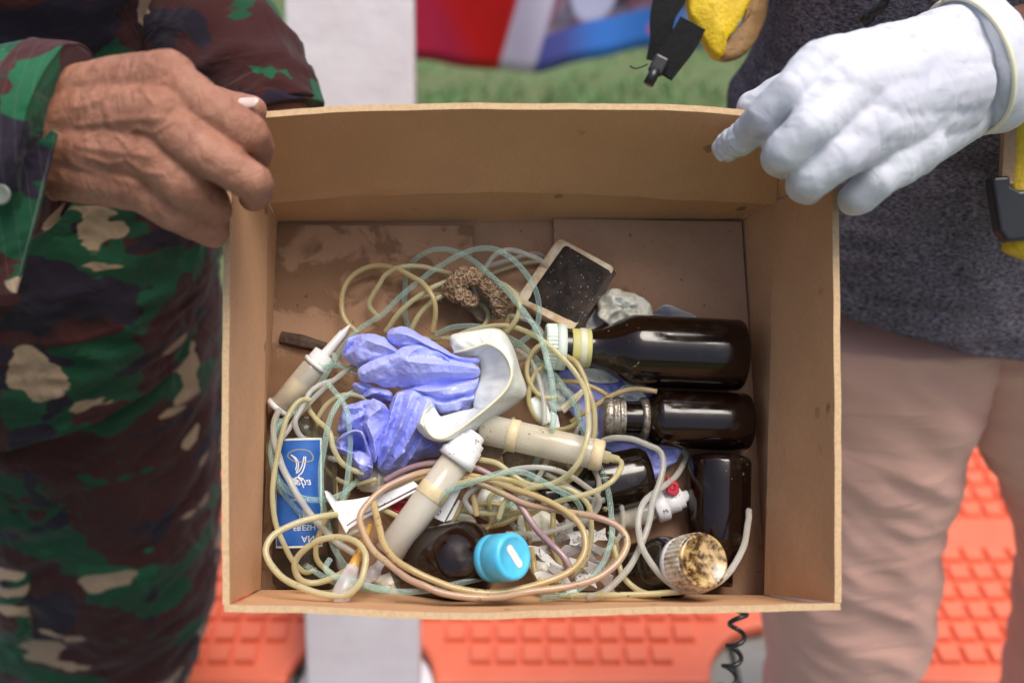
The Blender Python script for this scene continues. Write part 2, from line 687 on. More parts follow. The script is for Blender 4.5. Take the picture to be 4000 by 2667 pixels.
M['skin'] = skin_mat('weathered tan skin', (.375, .175, .112), (.31, .128, .077), (.225, .078, .046), .6)
M['skin_dark'] = skin_mat('deep brown skin', (.145, .052, .028), (.12, .042, .022), (.09, .03, .016), .5)
M['nail'] = plain('finger nail', (.66, .50, .45), (.60, .44, .39), 80, rough=.3)


def glove_mat():
    m, n, l, b = new_mat('powdered white latex')
    set_in(b, rough=.55, spec=.35, sss=.2)
    b.inputs['Subsurface Radius'].default_value = (.006, .006, .007)
    co = coords(n, l)
    t = tex(n, l, 'Noise', 22, co, detail=4.0)
    c = mix(n, l, ramp(n, l, t.outputs[0], [(.38, 0.0), (.66, 1.0)]), (.60, .62, .67), (.50, .505, .58))
    v = tex(n, l, 'Voronoi', 68, co)
    w = tex(n, l, 'Noise', 34, co, detail=2.0)
    f = math_(n, l, 'MULTIPLY', ramp(n, l, v.outputs['Distance'], [(.08, .38), (.3, 0.0)]), ramp(n, l, w.outputs[0], [(.47, 0.0), (.6, 1.0)]))
    l.new(mix(n, l, f, c, (.30, .30, .38)), b.inputs['Base Color'])
    w2 = tex(n, l, 'Noise', 60, co, detail=4.0, distortion=1.0)
    bump(n, l, b, w2.outputs[0], .0012)
    return m


M['glove'] = glove_mat()


def camo_mat(name, loc=(0, 0, 0), lines=True, bright=1.0, s=1.0):
    """woodland print: green, maroon, navy and cream shapes with frayed edges, over a faint ripstop grid"""
    m, n, l, b = new_mat(name)
    set_in(b, rough=.88, spec=.15, sheen=.1)
    co = coords(n, l, (s, s, s * 1.35), loc=loc)
    co2 = coords(n, l, (s * .8, s, s * 2.1), rot=(0, .35, 0), loc=(loc[0] + 3, loc[1], loc[2] + 5))
    teeth = tex(n, l, 'Noise', 30, coords(n, l, (s * .45, s * .45, s * 2.4)), detail=3.0)
    chip = tex(n, l, 'Noise', 46, coords(n, l, (s, s, s)), detail=1.0)
    tz = math_(n, l, 'ADD', math_(n, l, 'MULTIPLY', math_(n, l, 'SUBTRACT', teeth.outputs[0], .5), .17),
               math_(n, l, 'MULTIPLY', math_(n, l, 'SUBTRACT', chip.outputs[0], .5), .10))

    def layer(c, scale, thr, dist, frayed=True):
        t = tex(n, l, 'Noise', scale, c, detail=1.6, distortion=dist)
        v = math_(n, l, 'ADD', t.outputs[0], tz) if frayed else t.outputs[0]
        return ramp(n, l, v, [(thr, 0.0), (thr + .006, 1.0)])
    k = bright
    col = mix(n, l, layer(co, 6.2, .535, .7), (.036 * k, .0095 * k, .009 * k), (.007 * k, .046 * k, .021 * k))
    col = mix(n, l, layer(coords(n, l, (s, s, s * 1.5), loc=(loc[0] + 9, 2, 7)), 8, .58, .9), col, (.013 * k, .009 * k, .017 * k))
    col = mix(n, l, layer(coords(n, l, (s, s, s * 1.2), loc=(loc[0] + 5, 4, 1)), 9, .665, .5), col, (.009 * k, .07 * k, .03 * k))
    col = mix(n, l, layer(co2, 7.0, .628, .8), col, (.27 * k, .19 * k, .125 * k))
    if lines:
        w = n.new('ShaderNodeTexWave')
        w.inputs['Scale'].default_value = 34
        w.bands_direction = 'X'
        l.new(coords(n, l), w.inputs['Vector'])
        col = mix(n, l, ramp(n, l, w.outputs[1], [(.985, 0.0), (1.0, .13)]), col, (.3, .3, .26))
    l.new(col, b.inputs['Base Color'])
    f = tex(n, l, 'Noise', 900, coords(n, l), detail=2.0)
    g = tex(n, l, 'Noise', 18, coords(n, l), detail=3.0, distortion=.6)
    nb = bump(n, l, b, g.outputs[0], .012)
    bump(n, l, b, f.outputs[0], .0003, 1.0, nb)
    return m


M['camo_shirt'] = camo_mat('woodland camouflage shirt cloth', (2.15, .2, 1.42), lines=False, s=.95)
M['camo_sleeve'] = camo_mat('woodland camouflage sleeve cloth', (4.1, .3, 2.2), bright=1.45, s=1.15)
M['camo_arm'] = camo_mat('woodland camouflage arm cloth', (7.4, 1.0, .3), lines=False, bright=1.1, s=1.25)
M['camo_trouser'] = camo_mat('woodland camouflage trouser cloth', (2.6, .9, 5.1), lines=False, s=.95)


def heather():
    m, n, l, b = new_mat('charcoal heather jersey')
    set_in(b, rough=.92, spec=.1)
    t = tex(n, l, 'Noise', 430, coords(n, l, (.55, .55, 1.4)), detail=4.0, roughness=.75)
    t2 = tex(n, l, 'Noise', 25, coords(n, l, (.4, .4, 2.2)), detail=3.0)
    c = mix(n, l, ramp(n, l, t.outputs[0], [(.40, 0.0), (.66, 1.0)]), (.032, .026, .034), (.25, .225, .275))
    l.new(mix(n, l, ramp(n, l, t2.outputs[0], [(.52, 0.0), (.72, .5)]), c, (.05, .028, .026)), b.inputs['Base Color'])
    g = tex(n, l, 'Noise', 14, coords(n, l, (1, 1, .6)), detail=2.0)
    nb = bump(n, l, b, g.outputs[0], .012)
    bump(n, l, b, t.outputs[0], .0003, 1.0, nb)
    return m


M['heather'] = heather()


def chino():
    m, n, l, b = new_mat('dusty rose chino twill')
    set_in(b, rough=.85, spec=.2, sheen=.15)
    t = tex(n, l, 'Noise', 9, coords(n, l, (1, 1, .7)), detail=3.0)
    f = tex(n, l, 'Noise', 700, coords(n, l, (1, 1, .3)), detail=2.0)
    l.new(mix(n, l, ramp(n, l, t.outputs[0], [(.35, 0.0), (.7, 1.0)]), (.72, .42, .34), (.64, .37, .295)), b.inputs['Base Color'])
    g = tex(n, l, 'Noise', 12, coords(n, l, (.5, .5, 1.8), rot=(0, .3, 0)), detail=3.0, distortion=.8)
    nb = bump(n, l, b, g.outputs[0], .008)
    bump(n, l, b, f.outputs[0], .0002, 1.0, nb)
    return m


M['chino'] = chino()
M['yellow'] = plain('yellow ripstop nylon', (.72, .50, .012), (.64, .42, .01), 40, rough=.55, bumps=(260, .0012))
M['tan_lining'] = plain('tan vinyl lining', (.34, .20, .09), (.28, .16, .07), 30, rough=.4, bumps=(60, .004))
M['webbing'] = plain('black webbing', (.008, .008, .009), (.013, .013, .014), 200, rough=.85, spec=.15, bumps=(700, .0012))
M['black_plastic'] = plain('black plastic', (.012, .012, .013), rough=.32)
M['button'] = plain('grey green button', (.13, .15, .12), (.11, .12, .1), 60, rough=.4)
M['orange'] = plain('orange moulded plastic', (.74, .165, .085), (.68, .14, .07), 12, rough=.42, specks=(.45, .07, .03), speck_scale=60, speck_size=.12)
M['post'] = plain('white painted board', (.68, .63, .65), (.62, .55, .57), 9, specks=(.46, .40, .32), speck_scale=25, speck_size=.3, rough=.6, bumps=(30, .002))
M['post_base'] = plain('white plastic base', (.74, .76, .80), rough=.45)
M['tile_floor'] = plain('grey floor tile', (.24, .25, .235), (.20, .205, .19), 14, rough=.6)
M['grout'] = plain('dark grout', (.10, .105, .085), (.07, .075, .06), 30, rough=.9)
M['soil'] = plain('earth under grass', (.11, .12, .055), (.08, .15, .05), 6, rough=.95)
M['grass'] = plain('grass blades', (.10, .31, .09), (.27, .30, .16), 3.0, rough=.6)

# ================================================================== THE SETTING
def quad_sheet(name, x0, x1, y0, y1, z, mat, n=1):
    v = [(x0, y0, z), (x1, y0, z), (x1, y1, z), (x0, y1, z)]
    return mesh(name, v, [(0, 1, 2, 3)], mat, kind='structure', smooth=False)


quad_sheet('ground', -200, 200, -60, 400, -.03, M['soil'])
floor_o = quad_sheet('pavement', -3.2, 3.6, -1.2, 1.98, -.018, M['grout'])
TW = .40
tile_me = None
for i in range(-8, 9):
    for j in range(-3, 5):
        cx, cy = .21 + i * TW, .18 + j * TW + .2
        if cy + TW / 2 > 1.99:
            continue
        if tile_me is None:
            v, f = box_geo((0, 0, -.006), (1, 0, 0), (0, 1, 0), (0, 0, 1), TW - .012, TW - .012, .012)
            t = mesh('tile', v, f, M['tile_floor'], smooth=False)
            tile_me = t.data
        else:
            t = bpy.data.objects.new('tile', tile_me)
            C.objects.link(t)
        t.parent = floor_o
        t.location = (cx, cy, 0)

# grass: short blades over the earth beyond the pavement
gv, gf = [], []
rg = np.random.RandomState(3)
N_BL = 26000
gx = rg.uniform(-3.2, 3.6, N_BL)
gy = 1.99 + rg.power(.75, N_BL) * 5.5
for k in range(N_BL):
    dens = nz((gx[k], gy[k], 0), 1.6, 4.0)
    if dens < -.18 and rg.rand() < .7:
        continue
    h = rg.uniform(.03, .09) * (1 + .6 * dens)
    a = rg.uniform(0, 6.28)
    w = rg.uniform(.003, .007)
    lx, ly = rg.normal(0, .025, 2)
    c, s_ = math.cos(a) * w, math.sin(a) * w
    b0 = len(gv)
    gv += [(gx[k] - c, gy[k] - s_, -.03), (gx[k] + c, gy[k] + s_, -.03), (gx[k] + lx * .4 + c * .6, gy[k] + ly * .4 + s_ * .6, -.03 + h * .6), (gx[k] + lx, gy[k] + ly, -.03 + h)]
    gf += [(b0, b0 + 1, b0 + 2), (b0, b0 + 2, b0 + 3)]
gr = mesh('grass', gv, gf, M['grass'], smooth=False, label='patchy green grass beyond the orange plastic mats', cat='grass', kind='stuff')

# orange interlocking plastic mats with raised square pads
MW, MY0, NR = .755, 1.150, .128
MX0 = -.27
PAD = .047


def mat_outline(x0, y0, w, r, n=9):
    pts = []
    for (cx, cy, a0) in ((x0, y0, 90), (x0 + w, y0, 180), (x0 + w, y0 + w, 270), (x0, y0 + w, 0)):
        seq = []
        for k in range(n):
            a = math.radians(a0 - 90 * k / (n - 1)) if True else 0
            seq.append((cx + r * math.cos(a), cy + r * math.sin(a)))
        pts += seq
    return pts


pad_me = None
mat_labels = ['orange floor mat peeking out on the outer side of the camouflage trousers',
              'orange plastic floor mat between the camouflage trousers and the white board',
              'orange plastic floor mat under the box, beside the white board and coiled cord',
              'orange plastic floor mat behind the pink trouser legs']
for k in range(4):
    x0 = MX0 + (k - 2) * MW + .004
    w = MW - .008
    r_ = root('floor_mat', mat_labels[k], 'mat', (x0 + w / 2, MY0 + w / 2, 0), 'orange interlocking floor mats')
    ol = mat_outline(x0, MY0, w, NR)
    n = len(ol)
    v = [(x, y, .001) for x, y in ol] + [(x, y, .034) for x, y in ol]
    f = [tuple(range(n - 1, -1, -1)), tuple(range(n, 2 * n))] + [(i, (i + 1) % n, n + (i + 1) % n, n + i) for i in range(n)]
    base = recalc(mesh('base', v, f, M['orange'], r_, smooth=False))
    bevel(base, .010, 4, 50)
    ncol = 14
    rows = [MY0 + .058 + i * .0500 for i in range(6)] + [MY0 + w - .058 - i * .0500 for i in range(6)]
    for yy in rows:
        for c in range(ncol):
            xx = x0 + w / 2 + (c - (ncol - 1) / 2) * PAD
            if any(math.hypot(xx - a, yy - b) < NR + .055 for a in (x0, x0 + w) for b in (MY0, MY0 + w)):
                continue
            if pad_me is None:
                s0, s1 = .0198, .0168
                vv = [(-s0, -s0, 0), (s0, -s0, 0), (s0, s0, 0), (-s0, s0, 0), (-s1, -s1, .011), (s1, -s1, .011), (s1, s1, .011), (-s1, s1, .011)]
                pd = mesh('pad', vv, [(4, 5, 6, 7), (0, 1, 5, 4), (1, 2, 6, 5), (2, 3, 7, 6), (3, 0, 4, 7)], M['orange'], smooth=False)
                pad_me = pd.data
            else:
                pd = bpy.data.objects.new('pad', pad_me)
                C.objects.link(pd)
            pd.parent = r_
            pd.location = (xx - (x0 + w / 2), yy - (MY0 + w / 2), .0335)

# white board that leans back, standing in the round gap between two mats
pb = G(1428, 2735)
pt = V(1362, -420, 1.52)
px_, py_, pz_ = axes_of(pb, pt, (0, -1, 0))
post = root('leaning_board', 'tall white painted board rising behind the box', 'board', pb)
Lp = np.linalg.norm(pt - pb)
v, f = box_geo((pb + pt) / 2 + pz_ * .02, px_, py_, pz_, .196, .055, Lp)
o = mesh('board', v, f, M['post'], post, smooth=False)
bevel(o, .004, 3)
v, f = lathe_geo(pb + np.array([0, 0, .004]), pb + np.array([0, 0, .05]), [(0, .124), (.010, .124), (.016, .118), (.016, .02)], 48, hint=(0, 1, 0))
mesh('foot_plate', v, f, M['post_base'], post)


# banner hanging behind
def banner_mat():
    m, n, l, b = new_mat('printed vinyl banner')
    set_in(b, rough=.45, spec=.4)
    uv = n.new('ShaderNodeUVMap')
    sp = n.new('ShaderNodeSeparateXYZ')
    l.new(uv.outputs[0], sp.inputs[0])
    u, v = sp.outputs[0], sp.outputs[1]
    mp = n.new('ShaderNodeMapping')
    mp.inputs['Scale'].default_value = (1, .75, 1)
    l.new(uv.outputs[0], mp.inputs['Vector'])
    no = tex(n, l, 'Noise', 9, mp.outputs[0], detail=3.0)
    vo = tex(n, l, 'Voronoi', 16, mp.outputs[0])
    pic = mix(n, l, ramp(n, l, no.outputs[0], [(.45, 0.0), (.6, 1.0)]), (.03, .022, .035), (.30, .28, .42))
    pic = mix(n, l, ramp(n, l, math_(n, l, 'ADD', vo.outputs['Distance'], math_(n, l, 'MULTIPLY', no.outputs[0], .4)), [(.36, .0), (.42, .0), (.9, .8)]), pic, (.28, .05, .08))

    def inside(x, y, rx, ry):
        d = math_(n, l, 'ADD', math_(n, l, 'POWER', math_(n, l, 'DIVIDE', math_(n, l, 'ABSOLUTE', math_(n, l, 'SUBTRACT', u, x)), rx), 2.0),
                  math_(n, l, 'POWER', math_(n, l, 'DIVIDE', math_(n, l, 'ABSOLUTE', math_(n, l, 'SUBTRACT', v, y)), ry), 2.0))
        return ramp(n, l, math_(n, l, 'ADD', d, math_(n, l, 'MULTIPLY', no.outputs[0], .7)), [(.9, 1.0), (1.3, 0.0)]) if False else \
            ramp(n, l, math_(n, l, 'MULTIPLY', math_(n, l, 'ADD', d, math_(n, l, 'MULTIPLY', no.outputs[0], .7)), .5), [(.55, 1.0), (.7, 0.0)])
    pic = mix(n, l, inside(.46, .19, .05, .10), pic, (.55, .56, .80))
    pic = mix(n, l, inside(.66, .22, .04, .08), pic, (.30, .28, .5))
    # blue band along the lower edge, with a pink mark
    band = ramp(n, l, math_(n, l, 'ADD', v, math_(n, l, 'MULTIPLY', math_(n, l, 'SUBTRACT', u, .42), -.08)), [(.095, 1.0), (.105, 0.0)])
    bl = mix(n, l, ramp(n, l, u, [(.40, 0.0), (.47, 1.0)]), (.10, .11, .42), (.06, .24, .78))
    bl = mix(n, l, ramp(n, l, u, [(.62, 0.0), (.66, 1.0)]), bl, (.22, .42, .82))
    bl = mix(n, l, inside(.60, .055, .025, .022), bl, (.70, .16, .30))
    pic = mix(n, l, band, pic, bl)
    e = math_(n, l, 'ADD', u, math_(n, l, 'MULTIPLY', v, -.22))
    red = mix(n, l, ramp(n, l, math_(n, l, 'ADD', u, math_(n, l, 'MULTIPLY', v, .4)), [(.19, 0.0), (.25, 1.0)]), (.42, .012, .055), (.62, .008, .012))
    c = mix(n, l, ramp(n, l, e, [(.262, 0.0), (.270, 1.0)]), red, (.72, .66, .86))
    c = mix(n, l, ramp(n, l, e, [(.335, 0.0), (.343, 1.0)]), c, pic)
    l.new(c, b.inputs['Base Color'])
    return m


nu, nv = 80, 30
bz = 3.3
c0, c1 = V(1430, 215, bz), V(3300, 150, bz + .15)
bv, buv = [], []
for j in range(nv):
    for i in range(nu):
        u, w = i / (nu - 1), j / (nv - 1)
        p = c0 + (c1 - c0) * u
        sag = -.062 * math.exp(-((u - .28) / .16) ** 2) - .02 * math.sin(math.pi * u)
        p = p + np.array([0, 0, 1.0]) * (w * 1.15 + sag * (1 - w) ** 2)
        p = p + np.array([0, -1, 0]) * (.03 * math.sin(u * 17 + w * 3 + 1.2) * (1 - .3 * w) + .015 * math.sin(u * 41 - w * 5))
        bv.append(p)
        buv.append((u, w))
bo = mesh('banner', bv, grid_faces(nv, nu, False), banner_mat(), label='red, white and blue printed banner hanging above the grass', cat='banner', origin=c0)
uvl = bo.data.uv_layers.new(name='UVMap')
for lp in bo.data.loops:
    uvl.data[lp.index].uv = buv[lp.vertex_index]
solidify(bo, .0015)

# ================================================================== THE BOX
box_r = root('cardboard_box', 'open brown cardboard box of medical waste tilted towards the viewer', 'box', L2W(0, -.14, 0))
TH = .0042


def slab(name, rows, off, mats, parent, wob=.0006, dent=None):
    """rows: list of lists of points (a bent sheet); off: its thickness vector"""
    nr, nc = len(rows), len(rows[0])
    g = np.array(rows, float).reshape(-1, 3)
    off = np.asarray(off, float)
    n_ = unit(off)
    w = np.array([nz(p, 22, 3.1) + .5 * nz(p, 60, 8.1) for p in g])
    g = g + n_[None, :] * (w * wob)[:, None]
    v = np.concatenate([g, g + off])
    k = nr * nc
    f = [(a, b, c, d) for (a, b, c, d) in grid_faces(nr, nc, False)]
    f2 = [(d + k, c + k, b + k, a + k) for (a, b, c, d) in f]
    rim = []
    edge = [i for i in range(nc)] + [i * nc + nc - 1 for i in range(1, nr)] + [(nr - 1) * nc + i for i in range(nc - 2, -1, -1)] + [i * nc for i in range(nr - 2, 0, -1)]
    for i in range(len(edge)):
        a, b = edge[i], edge[(i + 1) % len(edge)]
        rim.append((a, a + k, b + k, b))
    o = mesh(name, v, f + f2 + rim, mats, parent, smooth=False)
    for p in o.data.polygons[2 * len(f):]:
        p.material_index = 1
    recalc(o)
    return o


def span(b_, t_, nu=40, nv=10, bow=None):
    bb = catmull(b_, max(2, nu // (len(b_) - 1)))
    tt = catmull(t_, max(2, (len(bb) - 1) // (len(t_) - 1)))
    if len(tt) != len(bb):
        idx = np.linspace(0, len(tt) - 1, len(bb))
        tt = np.array([[np.interp(q, range(len(tt)), tt[:, a]) for a in range(3)] for q in idx])
    rows = []
    for j in range(nv):
        w = j / (nv - 1)
        rows.append([bb[i] + (tt[i] - bb[i]) * w + (bow * math.sin(math.pi * w) if bow is not None else 0) for i in range(len(bb))])
    return rows


CE = [M['card'], M['card_edge']]
CR = .05
fl = dict(bl=B(1088, 872, 0), br=B(2892, 862, 0), fr=B(2988, 2322, 0), fl=B(1018, 2312, 0))
cr_l = [B(1012, 2300, CR), B(1028, 1500, CR), B(1042, 782, CR)]
cr_r = [B(2990, 2322, CR), B(3012, 1500, CR), B(3030, 785, CR)]
cr_b = [B(1043, 778, CR), B(1500, 742, CR), B(2150, 735, CR), B(3030, 782, CR)]
eh = .145
ed_l = [B(888, 2360, eh), B(885, 1500, eh), B(897, 745, eh)]
ed_r = [B(3268, 2352, eh), B(3266, 1500, eh), B(3258, 700, eh)]
ed_b = [B(1000, 460, eh), B(1500, 432, eh), B(2100, 428, eh), B(2700, 435, eh), B(3060, 470, eh)]
ed_f = [B(876, 2361, eh), B(1300, 2370, eh), B(1750, 2392, eh), B(2300, 2376, eh), B(3282, 2353, eh)]
cr_f = [B(1000, 2302, CR), B(1750, 2310, CR), B(3002, 2324, CR)]
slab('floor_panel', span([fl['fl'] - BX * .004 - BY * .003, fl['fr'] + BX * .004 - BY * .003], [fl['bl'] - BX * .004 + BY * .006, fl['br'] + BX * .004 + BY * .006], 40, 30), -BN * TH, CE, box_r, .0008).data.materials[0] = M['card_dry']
# the two inner bottom flaps lie on it, a gap between them
gl, grr = B(1846, 1500, 0), B(2162, 1500, 0)
xl, xr = W2L(gl)[0], W2L(grr)[0]
lf = span([fl['fl'], L2W(xl, -.1385, 0)], [B(1090, 888, 0), B(1846, 890, 0)], 40, 30)
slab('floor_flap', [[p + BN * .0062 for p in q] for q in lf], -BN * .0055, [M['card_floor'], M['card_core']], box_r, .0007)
rf_ = span([L2W(xr, -.1385, 0), fl['fr']], [B(2160, 862, 0), B(2888, 874, 0)], 40, 30)
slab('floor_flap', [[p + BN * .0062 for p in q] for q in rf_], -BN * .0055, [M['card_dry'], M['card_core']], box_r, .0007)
slab('wall', span([fl['fl'], (fl['fl'] + fl['bl']) / 2, fl['bl']], cr_l, 40, 8), -BX * TH, CE, box_r)
slab('wall', span([fl['fr'], (fl['fr'] + fl['br']) / 2, fl['br']], cr_r, 40, 8), BX * TH, CE, box_r)
slab('wall', span([fl['bl'], (fl['bl'] + fl['br']) / 2, fl['br']], cr_b, 60, 8), BY * TH, CE, box_r)
slab('wall', span([fl['fl'], (fl['fl'] + fl['fr']) / 2, fl['fr']], cr_f, 60, 8), -BY * TH, CE, box_r)
slab('flap', [[p + BX * .0012 for p in q] for q in span(cr_l, ed_l, 60, 12, -BX * .002)], -BX * TH, CE, box_r, .0005)
slab('flap', [[p - BX * .0012 for p in q] for q in span(cr_r, ed_r, 60, 12, BX * .002)], BX * TH, CE, box_r, .0005)
slab('flap', [[p - BY * .0040 * (1 - j / 13) + BY * .0012 * nz(p, 30, 5) * (1 if j < 2 else 0) + BN * .0025 * nz(p, 26, 9) * (1 if j == 0 else 0) for p in q] for j, q in enumerate(span(cr_b, ed_b, 80, 14, BY * .003))], BY * TH, CE, box_r, .0006)
slab('flap', span(cr_f, ed_f, 80, 12, -BY * .002), -BY * TH, CE, box_r, .0007)
# webs that close the far corners between the flaps
for crn, ea, eb, off in ((cr_b[0], ed_l[2], ed_b[0], -BX * TH * .5 + BY * TH * .5), (cr_b[-1], ed_r[2], ed_b[-1], BX * TH * .5 + BY * TH * .5)):
    rows_w = []
    for j in range(8):
        w = j / 7
        a_, b_ = crn + (ea - crn) * w, crn + (eb - crn) * w
        rows_w.append([a_ + (b_ - a_) * i / 8 + off * .3 for i in range(9)])
    slab('corner_web', rows_w, off, CE, box_r, .0003)
# folded paper gusset in the far corner
g0 = [B(2905, 858, .004), B(2965, 812, .03), B(3015, 776, .046)]
for dx in (0, -52):
    path = catmull([B(a + dx, b - (4 if dx else 0), h) for (a, b), h in zip(((2896, 856), (2950, 812), (2995, 780)), (.004, .026, .045))], 6)
    v, f = tube_geo(path, .0016, 8)
    mesh('corner_crease', v, f, M['card'], box_r)


# ================================================================== THINGS IN THE BOX
def bottle(name, label, p_base, p_top, prof, gmat, parts=(), seg=44, floor_in=True):
    """prof runs from the base; parts: (name, profile, material, ribs)"""
    r_ = root(name, label, 'bottle', p_base)
    v, f = lathe_geo(p_base, p_top, prof, seg)
    mesh('glass_body', v, f, gmat, r_)
    out = {}
    for nm, pr, mt, ribs in parts:
        v, f = lathe_geo(p_base, p_top, pr, 72 if ribs else seg, ribs=ribs, rib=-.05 if ribs else 0)
        out[nm] = mesh(nm, v, f, mt, r_, smooth=not ribs)
    return r_, out


def body_prof(L, R, rn, sh0, sh1, base=.005):
    """base round, straight wall to sh0, shoulder to sh1, neck rn to L"""
    a = [(0, R * .55), (.0012, R * .84)] + [(base * .5, R * .95), (base, R)]
    a += [(t, R) for t in np.linspace(base, sh0, 5)[1:]]
    for k in range(1, 9):
        t = k / 8
        s = t * t * (3 - 2 * t)
        a.append((sh0 + (sh1 - sh0) * t, R + (rn - R) * s))
    a += [(t, rn) for t in np.linspace(sh1, L, 4)[1:]]
    return a


# A: long brown bottle with the mint cap
p0, p1 = Bc(2905, 1388, .0295, .001), B(2128, 1352, .034)
L = np.linalg.norm(p1 - p0)
k = L / 150.
bottle('brown_bottle', 'large brown glass bottle with pale mint cap and yellow neck band', p0, p1, body_prof(L * .96, .0268, .0130, L * .54, L * .775), M['amber'], [
    ('neck_label', [(L * .775, .0142), (L * .78, .0146), (L * .865, .0144), (L * .87, .0138)], M['label_yellow'], 0),
    ('label_stripe', [(L * .80, .01475), (L * .802, .0149), (L * .829, .0149), (L * .831, .01475)], M['label_white'], 0),
    ('cap', [(L * .90, .0150), (L * .90, .0172), (L * .945, .0172), (L * .945, .0168)], M['cap_mint'], 0),
    ('cap_grip', [(L * .946, .0172), (L * .99, .0170), (L * .998, .0160), (L, .014)], M['cap_mint'], 1)])
# B: smaller one with crimped metal rings
p0, p1 = Bc(2930, 1648, .024, .001), B(2350, 1628, .030)
L = np.linalg.norm(p1 - p0)
bottle('brown_bottle', 'brown glass bottle with crimped aluminium neck rings below the mint-capped one', p0, p1, body_prof(L * .97, .0215, .0115, L * .62, L * .74), M['amber'], [
    ('neck_ring', [(L * .70, .0148), (L * .705, .0158), (L * .735, .0160), (L * .745, .0150)], M['metal'], 0),
    ('screw_cap', smooth_prof([(L * .855, .0135), (L * .86, .0152), (L * .89, .0142), (L * .905, .0155), (L * .93, .0144), (L * .95, .0155), (L * .985, .0150), (L, .0125)], 3), M['metal'], 0)])
# C: dark bottle half buried
p0, p1 = B(2540, 1850, .022), B(2330, 1895, .024)
L = .085
bottle('dark_bottle', 'grimy black-brown bottle half buried under tubes and blue glove', p0, p1, body_prof(L, .0215, .009, L * .6, L * .8, .009), M['amber2'])
# D: upended bottle along the side wall
p0, p1 = Bc(2812, 1772, .026, .001), Bc(2800, 2330, .026, .001)
L = np.linalg.norm(p1 - p0)
bottle('brown_bottle', 'brown glass bottle lying base up along the box side', p0, p1, body_prof(L * .98, .0232, .0115, L * .62, L * .84, .006), M['amber'])
# E: bottle with the stained white cap
p0, p1 = B(2500, 2240, .026), B(2752, 2188, .108)
L = np.linalg.norm(p1 - p0)
bottle('dark_bottle', 'dark bottle with ribbed white cap stained rusty brown', p0, p1, body_prof(L * .9, .0225, .0160, L * .42, L * .62), M['amber2'], [
    ('tamper_ring', [(L * .70, .0176), (L * .705, .0186), (L * .755, .0186), (L * .76, .0180)], M['white_plastic'], 0),
    ('cap', [(L * .775, .0180), (L * .78, .0192), (L * .965, .0186), (L * .972, .0180)], M['cap_rust'], 1),
    ('cap_top', [(L * .965, .0176), (L * .985, .0180), (L * .998, .0172), (L * 1.0, .0158), (L * .990, .0150), (L * .989, .001)], M['cap_rust_top'], 0)])
# F: bottle with the sky-blue cap
p0, p1 = B(1622, 2208, .036), B(2012, 2172, .116)
L = np.linalg.norm(p1 - p0)
rF, _ = bottle('brown_bottle', 'dark brown bottle with bright sky-blue cap facing the viewer', p0, p1, body_prof(L * .9, .0266, .0125, L * .55, L * .76, .008), M['amber'], [
    ('cap', [(L * .78, .0148), (L * .785, .0155), (L * .83, .0155), (L * .835, .0151), (L * .845, .0151), (L * .85, .0155), (L * .97, .0153), (L * .985, .0149), (L * .997, .0138), (L * .997, .0118), (L * .993, .0114), (L * .993, .001)], M['cap_blue'], 0)])
ax, ay, az = axes_of(p0, p1)
ca, sa = math.cos(3.65), math.sin(3.65)
e1, e2 = ax * ca + ay * sa, -ax * sa + ay * ca
pv = []
for q in range(28):
    a = 2 * math.pi * q / 28
    cx = math.cos(a) * .0026 + (.0060 if math.cos(a) > 0 else -.0060)
    pv.append(p1 - az * L * .0065 + az * .0003 + e1 * cx + e2 * math.sin(a) * .0027)
mesh('cap_print', pv, [tuple(range(28))], M['print_white'], rF, smooth=False)

# G: clear bottle with the blue label
p0, p1 = Bc(1195, 2318, .026, .004), B(1192, 1628, .026)
L = np.linalg.norm(p1 - p0)
RG = .0236
rG, _ = bottle('clear_bottle', 'clear glass bottle with blue printed label against the box side', p0, p1, body_prof(L, RG, .012, L * .80, L * .95, .006), M['clear'], [
    ('shade_fill', [(.004, RG * .6), (.006, RG * .9), (L * .17, RG * .9), (L * .19, RG * .5)], M['amber2'], 0)])  # dark fill stands in for the shade over the bottle's lower end
gx_, gy_, gz_ = axes_of(p0, p1)


def on_bottle(s, t, lift):
    """s: arc length round the bottle from its top line, t: along it"""
    a = math.pi / 2 + s / RG
    return p0g + gz_ * t + (gx_ * math.cos(a) + gy_ * math.sin(a)) * (RG + lift)


p0g = p0


def wrapped(name, s0, s1, t0, t1, lift, mt, n=16, m_=10):
    rows = [[on_bottle(s0 + (s1 - s0) * i / n, t0 + (t1 - t0) * j / m_, lift) for i in range(n + 1)] for j in range(m_ + 1)]
    v = [p for q in rows for p in q]
    return mesh(name, v, grid_faces(m_ + 1, n + 1, False), mt, rG)


LT0, LT1 = L * .245, L * .865
wrapped('label_border', -.021, .0158, LT0, LT1, .0002, M['print_white'])
lab = wrapped('label', -.0195, .0143, LT0 + .0015, LT1 - .0015, .0004, M['label_blue'])


def text_on(txt, size, s, t, flip=True, lift=.0006, shear=0.0):
    cu = bpy.data.curves.new('txt', 'FONT')
    cu.body = txt
    cu.size = size
    cu.align_x = 'CENTER'
    cu.align_y = 'CENTER'
    cu.shear = shear
    o = bpy.data.objects.new('txt', cu)
    C.objects.link(o)
    dg = bpy.context.evaluated_depsgraph_get()
    em = o.evaluated_get(dg).to_mesh()
    bm = bmesh.new()
    bm.from_mesh(em)
    bmesh.ops.triangulate(bm, faces=bm.faces)
    vv = [tuple(q.co) for q in bm.verts]
    ff = [tuple(x.index for x in q.verts) for q in bm.faces]
    bm.free()
    bpy.data.objects.remove(o)
    bpy.data.curves.remove(cu)
    sg = -1 if flip else 1
    # seen from outside, +s runs to the viewer's left
    return [on_bottle(s - sg * x, t + sg * y, lift) for x, y, _ in vv], ff


